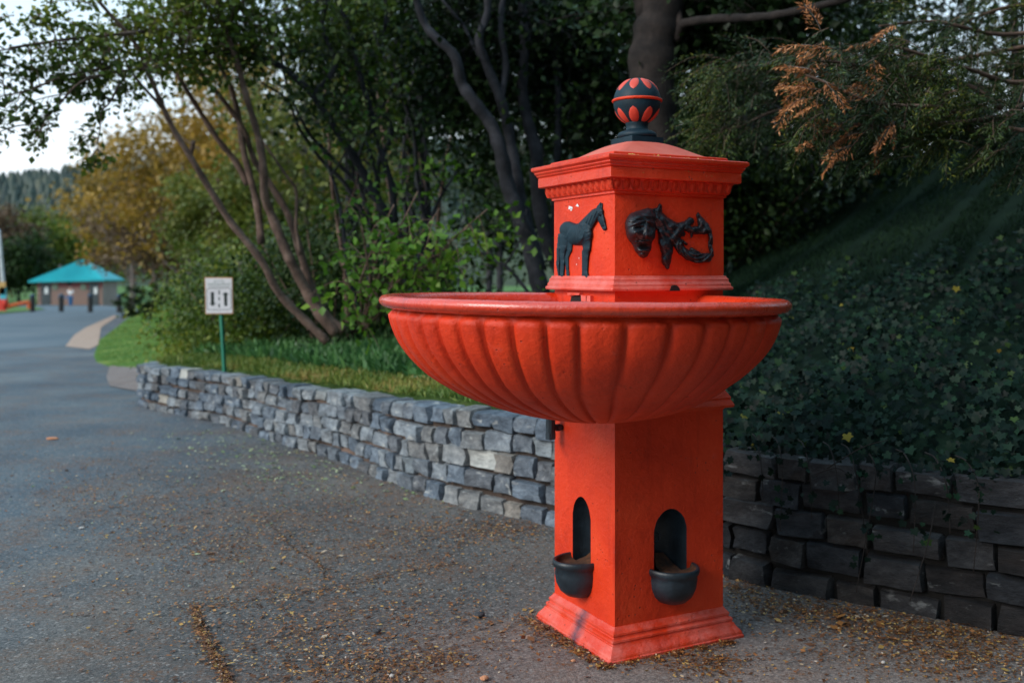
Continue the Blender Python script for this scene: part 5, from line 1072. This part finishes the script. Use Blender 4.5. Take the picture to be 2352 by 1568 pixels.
for i in range(1, 30):
    xx_ = ex0 + (ex1 - ex0) * i / 30; t = min(1, (xx_ - ex0) / (rx0 - ex0)) if xx_ < rx0 else min(1, (ex1 - xx_) / (ex1 - rx1)) if xx_ > rx1 else 1
    m.tube([(xx_, ey0 - .01, ez + .03 + .15 * i / 30), (xx_, ey0 + (1.9 - ey0) * t, ez + (rz_ - ez) * t + .03)], .03, 4)
m.build('roof_seams', M_roof, rf)['kind'] = 'stuff'
m = MB(); m.tube([(cx_(770) - B0[0], 3, ez), (cx_(770) - B0[0], 3, cz_(235) - zb0)], .10, 8); m.build('vent_pipe', M_barkP, rf)
dl = [(712, 850), (1510, 1655)]
for a, b in dl:
    m = MB(); m.box(((cx_(a) + cx_(b)) / 2 - B0[0], -.03, (cz_(590) + cz_(930)) / 2 - zb0), (cx_(b) - cx_(a), .10, cz_(590) - cz_(950) + .3)); dr = m.build('door', M_door, bld)
    c = (a + b) / 2 + (5 if a < 1000 else 30); m = MB(); m.box((cx_(c) - B0[0], -.10, cz_(680) - zb0), (.30, .03, .62)); m.build('door_notice', M_white, dr)
for a, b in ((885, 975), (1360, 1450)):
    m = MB(); m.box(((cx_(a) + cx_(b)) / 2 - B0[0], -.09, cz_(620) - zb0), (cx_(b) - cx_(a), .04, .55)); m.build('wall_plaque', M_dkgreen, bld)
m = MB(); m.box((cx_(1170) - B0[0], -.12, cz_(545) - zb0), (.30, .2, .5)); m.build('wall_lamp', M_dkwall, bld)  # casing in a plain near-black colour
me = bpy.data.meshes.new('brick'); 
tb = MB().box((0, 0, 0), (1, 1, 1)); t_ = tb.build('brick', M_brick, bld); mbr = t_.data; bpy.data.objects.remove(t_); t_ = tb.build('brick', M_brickR, bld); mrr = t_.data; bpy.data.objects.remove(t_)
bwid = .40; rows = 12; rh = (zr - (zb_ - .2)) / rows; xA, xB = cx_(628) - B0[0], cx_(1730) - B0[0]
for j in range(rows):
    zc = zb_ - .2 + rh * (j + .5); x = xA - (bwid / 2 if j % 2 else 0)
    while x < xB:
        a, b = max(x, xA), min(x + bwid, xB); x += bwid
        if b - a < .08: continue
        mid = (a + b) / 2 + B0[0]
        if any(cx_(p) - .12 < mid < cx_(q) + .12 for p, q in dl) and zc < cz_(570) - zb0: continue
        ob = bpy.data.objects.new('brick', mrr if zc > cz_(630) - zb0 else mbr); link(ob, bld); ob.location = ((a + b) / 2, -.0, zc); ob.scale = (b - a - .03, .1, rh - .03)
# person at the wall fountain
M_blue = simple('blue_cloth', (0.01, 0.10, 0.24), (0.015, 0.13, 0.30), 4, .8, 0); M_wsh = simple('white_shirt', (0.65, 0.68, 0.72), (0.75, 0.78, 0.8), 4, .8, 0); M_hair = simple('teal_cap', (0.01, 0.09, 0.13), (0.015, 0.11, 0.15), 4, .8, 0); M_skin = simple('skin', (0.42, 0.25, 0.18), (0.48, 0.30, 0.22), 4, .6, 0)
Yp = 90.0; pz = float(road_z(Yp)); pxx = (1185 * .1367 - CX) * Yp / F
per = empty('person', (pxx, Yp, pz), 'tiny far person in a white top and blue trousers standing before the brick building', 'person')
def skin_body(name, verts, edges, radii, mat, parent, sub=1):
    me = bpy.data.meshes.new(name); me.from_pydata(verts, edges, []); o = bpy.data.objects.new(name, me); link(o, parent); o.modifiers.new('s', 'SKIN'); o.modifiers.new('b', 'SUBSURF').levels = sub; o.modifiers['b'].render_levels = sub
    me.skin_vertices if False else None
    for i, rd in enumerate(radii): me.skin_vertices[0].data[i].radius = (rd, rd)
    me.skin_vertices[0].data[0].use_root = True; me.materials.append(mat); return o
try:
    def sk(name, verts, edges, radii, mat):
        me = bpy.data.meshes.new(name); me.from_pydata(verts, edges, []); o = bpy.data.objects.new(name, me); link(o, per)
        o.modifiers.new('skin', 'SKIN')
        lay = me.skin_vertices[0] if len(me.skin_vertices) else None
        if lay is None:
            import bmesh; bm = bmesh.new(); bm.from_mesh(me); bm.verts.layers.skin.verify(); bm.to_mesh(me); bm.free(); lay = me.skin_vertices[0]
        for i, rd in enumerate(radii): lay.data[i].radius = (rd, rd)
        lay.data[0].use_root = True; s_ = o.modifiers.new('sub', 'SUBSURF'); s_.levels = 2; s_.render_levels = 2; me.materials.append(mat); return o
    sk('body', [(0, 0, .95), (0, 0, 1.2), (0, -.02, 1.42), (0, -.03, 1.52), (0, -.05, 1.62), (0, -.05, 1.72), (-.20, 0, 1.38), (-.30, -.12, 1.12), (-.42, -.25, 1.02), (.20, 0, 1.38), (.26, -.04, 1.12), (.24, -.14, .90), (-.09, 0, .88), (-.10, -.02, .48), (-.10, 0, .06), (.09, 0, .88), (.11, .02, .48), (.12, .03, .06), (-.10, -.16, .04), (.12, -.13, .04)],
       [(0, 1), (1, 2), (2, 3), (3, 4), (4, 5), (2, 6), (6, 7), (7, 8), (2, 9), (9, 10), (10, 11), (0, 12), (12, 13), (13, 14), (0, 15), (15, 16), (16, 17), (14, 18), (17, 19)],
       [.14, .13, .15, .055, .09, .08, .055, .045, .035, .055, .045, .035, .085, .06, .045, .085, .06, .045, .04, .04], M_skin)
    sk('shirt', [(0, 0, .98), (0, 0, 1.2), (0, -.01, 1.40), (-.20, 0, 1.37), (-.26, -.06, 1.2), (.20, 0, 1.37), (.25, -.03, 1.2)], [(0, 1), (1, 2), (2, 3), (3, 4), (2, 5), (5, 6)], [.165, .155, .165, .07, .062, .07, .062], M_wsh)
    sk('trousers', [(0, 0, .92), (-.09, 0, .84), (-.10, -.02, .48), (-.10, 0, .10), (.09, 0, .84), (.11, .02, .48), (.12, .03, .10)], [(0, 1), (1, 2), (2, 3), (0, 4), (4, 5), (5, 6)], [.16, .105, .08, .065, .105, .08, .065], M_blue)
    sk('hair', [(0, -.02, 1.70), (0, -.01, 1.78)], [(0, 1)], [.105, .07], M_hair)
except Exception as ex: print('person', ex)
m = MB(); x = (1105 * .1367 - CX) * 90 / F; fx = empty('blue_bench', (x, 90, pz), 'small blue bench beside the far person', 'bench')
for nme, c, d in (('seat', (0, 0, .78), (1.2, .4, .10)), ('leg', (-.45, 0, .37), (.08, .35, .73)), ('leg', (.45, 0, .37), (.08, .35, .73))): MB().box(c, d).build(nme, M_blue, fx)
# bollards
M_bol = simple('bollard_black', (0.010, 0.010, 0.011), (0.02, 0.02, 0.022), 4, .5, 0); M_bcap = simple('bollard_cap', (0.02, 0.05, 0.09), (0.03, 0.07, 0.12), 4, .4, 0)
bl = ['bollard furthest left, at the end of the orange rail', 'second bollard from left, beside the far person', 'third bollard from left, in front of the right hand door', 'rightmost bollard, before the dark recess of the building']
for i, (bpx, bpy_, tpy) in enumerate(((543, 1040, 740), (1028, 1035, 735), (1516, 1045, 735), (2000, 1050, 738))):
    py = 574.2 + bpy_ * .1367; x, y = gpt(bpx * .1367, py); z = float(road_z(y)); h = (bpy_ - tpy) * .1367 * y / F
    b = empty('bollard', (x, y, z), bl[i], 'bollard', 'black bollards across the far road')
    m = MB(); m.lathe([(.16, 0), (.16, h * .80), (.13, h * .82)], n=12); m.build('post', M_bol, b, True, 40); m = MB(); m.lathe([(.12, h * .82), (.16, h * .85), (.17, h * .92), (.13, h * .98), (.03, h)], n=12); m.build('cap', M_bcap, b, True, 50)
# pole and orange rail at left edge
M_poleW = simple('pale_pole', (0.42, 0.42, 0.44), (0.60, 0.60, 0.62), 2, .8, .2, 5); M_org = simple('orange_rail', (0.45, 0.075, 0.012), (0.55, 0.10, 0.02), 3, .6, 0); M_redd = simple('red_board', (0.50, 0.02, 0.01), (0.6, 0.03, 0.015), 3, .6, 0)
Yp = 62.0; zp = float(road_z(Yp)); px_ = lambda p: (p * .1367 - CX) * Yp / F; pzz = lambda p: EYE - (574.2 + p * .1367 - HY) * Yp / F
po = empty('utility_pole', (px_(98), Yp, zp), 'pale leaning pole with small posters at the left edge', 'pole'); B1 = np.array(po.location)
L_ = lambda p, q, dy=0: (px_(p) - B1[0], dy, pzz(q) - B1[2])
m = MB(); m.tube([L_(100, 975), L_(60, 640), L_(28, 300), L_(6, 0), L_(-30, -350)], [.16, .13, .12, .11, .1], 10); m.build('shaft', M_poleW, po, True)
for a, b, c, mt in ((60, 640, .8, simple('poster_ochre', (.45, .25, .08), (.5, .3, .1))), (68, 725, .75, simple('poster_teal', (.03, .3, .4), (.05, .36, .45)))): m = MB(); m.box(L_(a, b, -.15), (.40, .04, c)); m.build('poster', mt, po)
m = MB(); m.tube([L_(100, 975, -.01), L_(82, 800, -.01)], [.17, .15], 10); m.build('painted_base', M_redd, po, True)
rl = empty('orange_rail', (px_(300), Yp, zp), 'low orange wooden rail next to the pale pole', 'rail'); B1 = np.array(rl.location)
m = MB(); m.tube([L_(140, 945), L_(490, 872)], .12, 4); m.build('rail', M_org, rl)
for p in (150, 485): m = MB(); m.tube([L_(p, 985), L_(p, 880 if p > 300 else 940)], .11, 4); m.build('post', M_org, rl)
rb = empty('red_board', (px_(30), Yp, zp), 'red barrier board cut off by the left edge', 'barrier'); B1 = np.array(rb.location)
m = MB(); m.box(L_(20, 890), (.65, .08, .95)); m.build('panel', M_redd, rb); m = MB(); m.tube([L_(50, 980, .06), L_(50, 830, .06)], .05, 6); m.build('post', M_org, rb)
# arrow sign
M_sign = simple('sign_face', (0.62, 0.60, 0.62), (0.70, 0.68, 0.70), 5, .5, 0); M_sb = simple('sign_back_wood', (0.42, 0.22, 0.10), (0.5, 0.27, 0.13), 5, .8, .2); M_post = simple('green_post', (0.0, 0.13, 0.075), (0.005, 0.17, 0.095), 5, .5, .2); M_ink = simple('sign_ink', (0.012, 0.02, 0.018), (0.015, 0.025, 0.02), 5, .6, 0); M_ink2 = simple('sign_small_print', (0.30, 0.36, 0.33), (0.35, 0.40, 0.37), 5, .6, 0)
YS = 10.45; SO = W(514, 858, YS); SO[2] = terr1(SO[0], SO[1]); sg = empty('arrow_sign', tuple(SO), 'white sign with a down arrow and an up arrow on a green post', 'sign')
def S(zx, zy, dy=0): p = W((800 + zx * .11478) * .5742, (1090 + zy * .11478) * .5742, YS); return (p[0] - SO[0], dy, p[2] - SO[2])
m = MB(); a = S(690, 1300, .02); m.tube([(a[0] - .012, .02, a[2] + .30), (.012, .02, -.2)], .022, 4); m.build('post', M_post, sg)
def plate(pts, y0, y1, mat, name, par):
    n = len(pts); m = MB(); V = [S(x, y, y0) for x, y in pts] + [S(x, y, y1) for x, y in pts]; m.add(V, [tuple(range(n))[::-1], tuple(range(n, 2 * n))] + [(i, (i + 1) % n, n + (i + 1) % n, n + i) for i in range(n)]); return m.build(name, mat, par)
bk = plate([(160, 160), (1140, 165), (1165, 1440), (195, 1455)], 0.0, -.008, M_sb, 'board', sg)
fc = plate([(195, 195), (1115, 200), (1135, 1405), (225, 1420)], -.0085, -.011, M_sign, 'sign_face', sg)
y0, y1 = -.0115, -.013
plate([(385, 680), (492, 680), (500, 1060), (560, 1050), (455, 1170), (330, 1075), (390, 1075)], y0, y1, M_ink, 'down_arrow', fc)
plate([(890, 675), (1010, 760), (950, 775), (958, 1155), (858, 1160), (842, 775), (780, 765)], y0, y1, M_ink, 'up_arrow', fc)
for k, (a, b) in enumerate(((610, 770), (850, 970), (1080, 1215))): plate([(655, a), (695, a), (700, b), (662, b)], y0, y1, M_ink, 'dash', fc)
m = MB()
def ln(m, p, q, t):
    p = np.array(S(*p, y0)); q = np.array(S(*q, y0)); m.tube([p, q], t, 4)
fr = MB()
for p, q in (((290, 550), (1040, 540)), ((1080, 600), (1100, 1240)), ((240, 620), (255, 1240)), ((290, 1300), (1040, 1290)), ((240, 620), (290, 550)), ((1080, 600), (1040, 540)), ((255, 1240), (290, 1300)), ((1100, 1240), (1040, 1290))): ln(fr, p, q, .0022)
fr.build('frame_line', M_ink, fc)
m = MB()
for (x0_, x1_, y_) in ((500, 830, 285), (480, 560, 320), (760, 830, 320), (270, 1070, 380), (270, 1060, 425), (300, 1040, 490)):
    x = x0_
    while x < x1_: w_ = random.uniform(22, 60); ln(m, (x, y_), (min(x + w_, x1_), y_), .0035); x += w_ + 18
m.build('small_print', M_ink2, fc)
# ================================================================ GROUND LITTER
def litter(name, label, cat, n, regions, size, leaf, seed, lift=.004):
    r = np.random.default_rng(seed); P = []
    tot = sum(q[-1] for q in regions)
    for (px, py, sx, sy, wt) in regions:
        m = int(n * wt / tot); a = px + r.normal(size=m) * sx; b = np.clip(py + r.normal(size=m) * sy, 800, 1700)
        for x, y in zip(a, b): P.append(gpt(x, y))
    P = np.array(P); d, h = bnd_dist(P[:, 0], P[:, 1]); P = P[d < -.02]; L = np.array([loc2(*p) for p in P]); P = P[~((abs(L[:, 0]) < hb + .065) & (abs(L[:, 1]) < ha + .065))]; n = len(P)
    P3 = np.c_[P, road_z(P[:, 1]) + lift + r.uniform(0, .006, n)]; D = r.normal(size=(n, 3)); D[:, 2] *= .12; D /= np.linalg.norm(D, axis=1)[:, None]; Sd = np.cross(D, np.array([0, 0, 1.0]) + .25 * r.normal(size=(n, 3))); L_ = (size * r.lognormal(0, .35, n))[:, None]
    V = np.stack([P3, P3 + D * L_ * .5 + Sd * L_ * .22 + np.array([0, 0, .002]), P3 + D * L_, P3 + D * L_ * .5 - Sd * L_ * .22], 1).reshape(-1, 3); Q = np.arange(n * 4).reshape(-1, 4)
    tag(mesh_obj(name, V, Q, leaf, None, False, attr=np.repeat(r.random(n), 4)), label, cat, kind='stuff')
L_lit = leafmat('litter_orange', [(0.0, (0.07, 0.026, 0.010)), (0.45, (0.17, 0.062, 0.020)), (0.8, (0.32, 0.13, 0.035)), (0.93, (0.45, 0.28, 0.07)), (1.0, (0.45, 0.36, 0.30))], trans=0)
L_litg = leafmat('litter_green', [(0.0, (0.10, 0.15, 0.05)), (0.6, (0.24, 0.30, 0.14)), (1.0, (0.45, 0.46, 0.30))], trans=0)
def line_regs(pts, sx, sy, wt, k=6):
    out = []
    for a, b in zip(pts[:-1], pts[1:]):
        for i in range(k): t = i / k; out.append((a[0] + (b[0] - a[0]) * t, a[1] + (b[1] - a[1]) * t, sx, sy, wt))
    return out
reg = [(560, 1200, 300, 130, 34), (330, 1090, 170, 45, 8), (420, 1170, 140, 35, 7), (230, 1150, 80, 28, 4), (560, 1260, 110, 24, 4), (390, 1235, 120, 24, 4), (700, 1400, 320, 90, 12), (600, 1130, 200, 50, 7), (1000, 1240, 160, 40, 12), (1130, 1215, 90, 14, 6), (880, 1555, 75, 24, 6), (780, 1535, 130, 28, 5), (950, 1460, 160, 50, 7), (640, 1480, 120, 50, 4),
       (1800, 1390, 70, 16, 5), (1950, 1415, 100, 18, 8), (2120, 1450, 120, 22, 12), (2230, 1510, 100, 34, 11), (1990, 1490, 150, 40, 6), (1700, 1350, 40, 14, 3), (1600, 1520, 60, 10, 2), (830, 1160, 160, 40, 10), (1290, 1460, 60, 24, 2)]
reg = [q if q[:2] != (880, 1555) else (880, 1550, 90, 34, 5) for q in reg]
reg += line_regs([(1215, 1425), (1390, 1532), (1720, 1468)], 12, 5, .8) + [(1640, 1530, 60, 22, 3), (300, 1300, 260, 120, 5), (150, 1120, 150, 60, 3), (900, 1400, 300, 90, 6)]
reg += line_regs([(446, 1396), (461, 1450), (482, 1491), (518, 1552), (530, 1600)], 9, 10, .34) + line_regs([(446, 1396), (560, 1380), (692, 1363), (820, 1338), (950, 1310), (1066, 1291)], 30, 9, .14) + line_regs([(605, 1183), (636, 1219), (668, 1255), (740, 1300), (748, 1332)], 14, 9, .08) + line_regs([(900, 1525), (1010, 1518), (1060, 1500)], 22, 8, .12)
litter('leaf_litter', 'scattered orange brown bud scales and petals on the asphalt', 'litter', 34000, reg, .0145, L_lit, 201)
litter('green_litter', 'pale green fallen seed clusters on the asphalt near the wall', 'litter', 900, [(560, 1035, 90, 18, 5), (680, 1085, 120, 22, 5), (470, 1000, 70, 12, 2), (900, 1130, 160, 30, 2), (400, 1150, 260, 90, 1)], .028, L_litg, 202)
litter('fallen_leaves', 'larger dry brown leaves lying against the wall and fountain base', 'litter', 420, [(2050, 1440, 200, 30, 6), (1240, 1440, 30, 30, 1), (1000, 1180, 180, 45, 5), (700, 1090, 160, 40, 4), (880, 1480, 240, 70, 4), (420, 1200, 240, 90, 3)], .034, L_lit, 203, .008)
# seam cracks as shallow dark ribbons
M_crack = simple('crack_fill', (0.035, 0.022, 0.016), (0.09, 0.045, 0.025), 30, .95, .5, 60)
for nm_, pts, wd in (('seam_crack', [(446, 1396), (452, 1420), (461, 1450), (472, 1472), (482, 1491), (500, 1522), (518, 1552), (524, 1600)], .014), ('cross_crack', [(446, 1396), (520, 1388), (600, 1376), (692, 1363), (820, 1338), (950, 1310), (1066, 1291)], .004), ('pothole_crack', [(605, 1183), (622, 1203), (636, 1219), (655, 1238), (668, 1255), (700, 1275), (735, 1295), (748, 1310), (742, 1330)], .006)):
    C_ = smoothline([np.array(gpt(*p)) for p in pts], 6); C_ = C_ + np.random.default_rng(4).normal(size=C_.shape) * .006; T_ = np.gradient(C_, axis=0); T_ /= np.linalg.norm(T_, axis=1)[:, None]; Nn = np.c_[-T_[:, 1], T_[:, 0]]; ww_ = wd * (1 + .5 * np.sin(np.arange(len(C_)) * 1.9))[:, None] * .5
    V = [(x, y, float(road_z(y)) + .003) for x, y in C_ + Nn * ww_] + [(x, y, float(road_z(y)) + .003) for x, y in C_ - Nn * ww_]; n = len(C_); tag(mesh_obj(nm_, V, [(i, n + i, n + i + 1, i + 1) for i in range(n - 1)], M_crack), kind='structure')
# pebbles and twig bits, each a thing
M_peb = simple('dark_pebble', (0.02, 0.022, 0.026), (0.07, 0.075, 0.085), 60, .8, .6, 90, .004); M_peb2 = simple('pale_pebble', (0.42, 0.38, 0.35), (0.55, 0.50, 0.46), 40, .8, .5, 90, .003); M_chip = simple('wood_chip', (0.55, 0.22, 0.10), (0.65, 0.32, 0.18), 40, .8, .3, 60)
def pebble(px, py, l, hgt, mat, label, name, cat, seed, rz=0.2, box=False):
    x, y = gpt(px, py); rr_ = np.random.default_rng(seed); m = MB(); V = []; n1, n2 = 9, 6
    for j in range(n2 + 1):
        for i in range(n1):
            a = 2 * math.pi * i / n1; p_ = math.pi * j / n2; d = np.array([math.sin(p_) * math.cos(a), math.sin(p_) * math.sin(a) * .7, math.cos(p_)]); k = 1 + .28 * mnoise.noise((d[0] * 1.6 + seed, d[1] * 1.6, d[2] * 1.6)); V.append(tuple(d * k * np.array([l / 2, l / 2, hgt / 2])))
    Q = [(j * n1 + i, (j + 1) * n1 + i, (j + 1) * n1 + (i + 1) % n1, j * n1 + (i + 1) % n1) for j in range(n2) for i in range(n1)]
    o = mesh_obj(name, V, Q, mat, None, not box); o.location = (x, y, float(road_z(y)) + hgt * .42 + .004); o.rotation_euler = (0, 0, rz); return tag(o, label, cat)
pebble(1101, 1418, .052, .026, M_peb, 'larger dark pebble on the paving left of the fountain base', 'pebble', 'pebble', 1)
pebble(866, 1455, .034, .024, M_peb, 'smaller dark pebble on the seam patch, further from the fountain', 'pebble', 'pebble', 2)
pebble(1112, 1562, .042, .014, M_chip, 'orange wood chip at the bottom edge left of the fountain', 'wood_chip', 'chip', 3, .8, True)
pebble(900, 1557, .020, .014, M_peb2, 'pale square chip beside the heap of orange litter', 'stone_chip', 'chip', 4, .3, True)
pebble(2029, 1525, .018, .012, M_peb2, 'small white pebble on the paving at lower right', 'pebble', 'pebble', 5)
pebble(120, 1010, .12, .025, M_chip, 'pale brown twig lying on the road at left', 'twig', 'twig', 6, .1).scale = (1, .22, 1)
pebble(1317, 1521, .020, .010, M_chip, 'tiny orange flake in front of the base corner', 'flake', 'flake', 7, .4, True)
pebble(187, 1214, .035, .008, M_peb2, 'small pale leaf lying on the road at left', 'fallen_leaf', 'leaf', 8, .5, True)
# yellow bits lying on the fountain's ledges
fb = MB(); r_ = random.Random(9)
for i in range(46):
    if i < 30: s = r_.uniform(.03, .52); c = PR(s, 1.9705, r_.uniform(.035, .07))
    elif i < 36: s = r_.uniform(.03, .4); c = PL(s, 1.9705, r_.uniform(.035, .07))
    else: s = r_.uniform(.05, .5); c = PR(s, r_.choice([1.9, 1.915, 1.94]), .062)
    sz = r_.uniform(.003, .007); a = r_.uniform(0, 6); V = [(c[0] + sz * math.cos(a + k * 2.1), c[1] + sz * math.sin(a + k * 2.1), c[2] + .001) for k in range(3)] + [(c[0], c[1], c[2] + sz * .8)]
    fb.add(V, [(0, 1, 2), (0, 1, 3), (1, 2, 3), (2, 0, 3)])
fbo = fb.build('petal_debris', simple('debris_yellow', (.40, .24, .05), (.5, .34, .1), 30, .8, 0), None); fbo.location = (CC[0], CC[1], 0); fbo.rotation_euler = (0, 0, ANG); tag(fbo, 'tiny yellow petals caught on the ledge of the cornice', 'petals', kind='stuff')
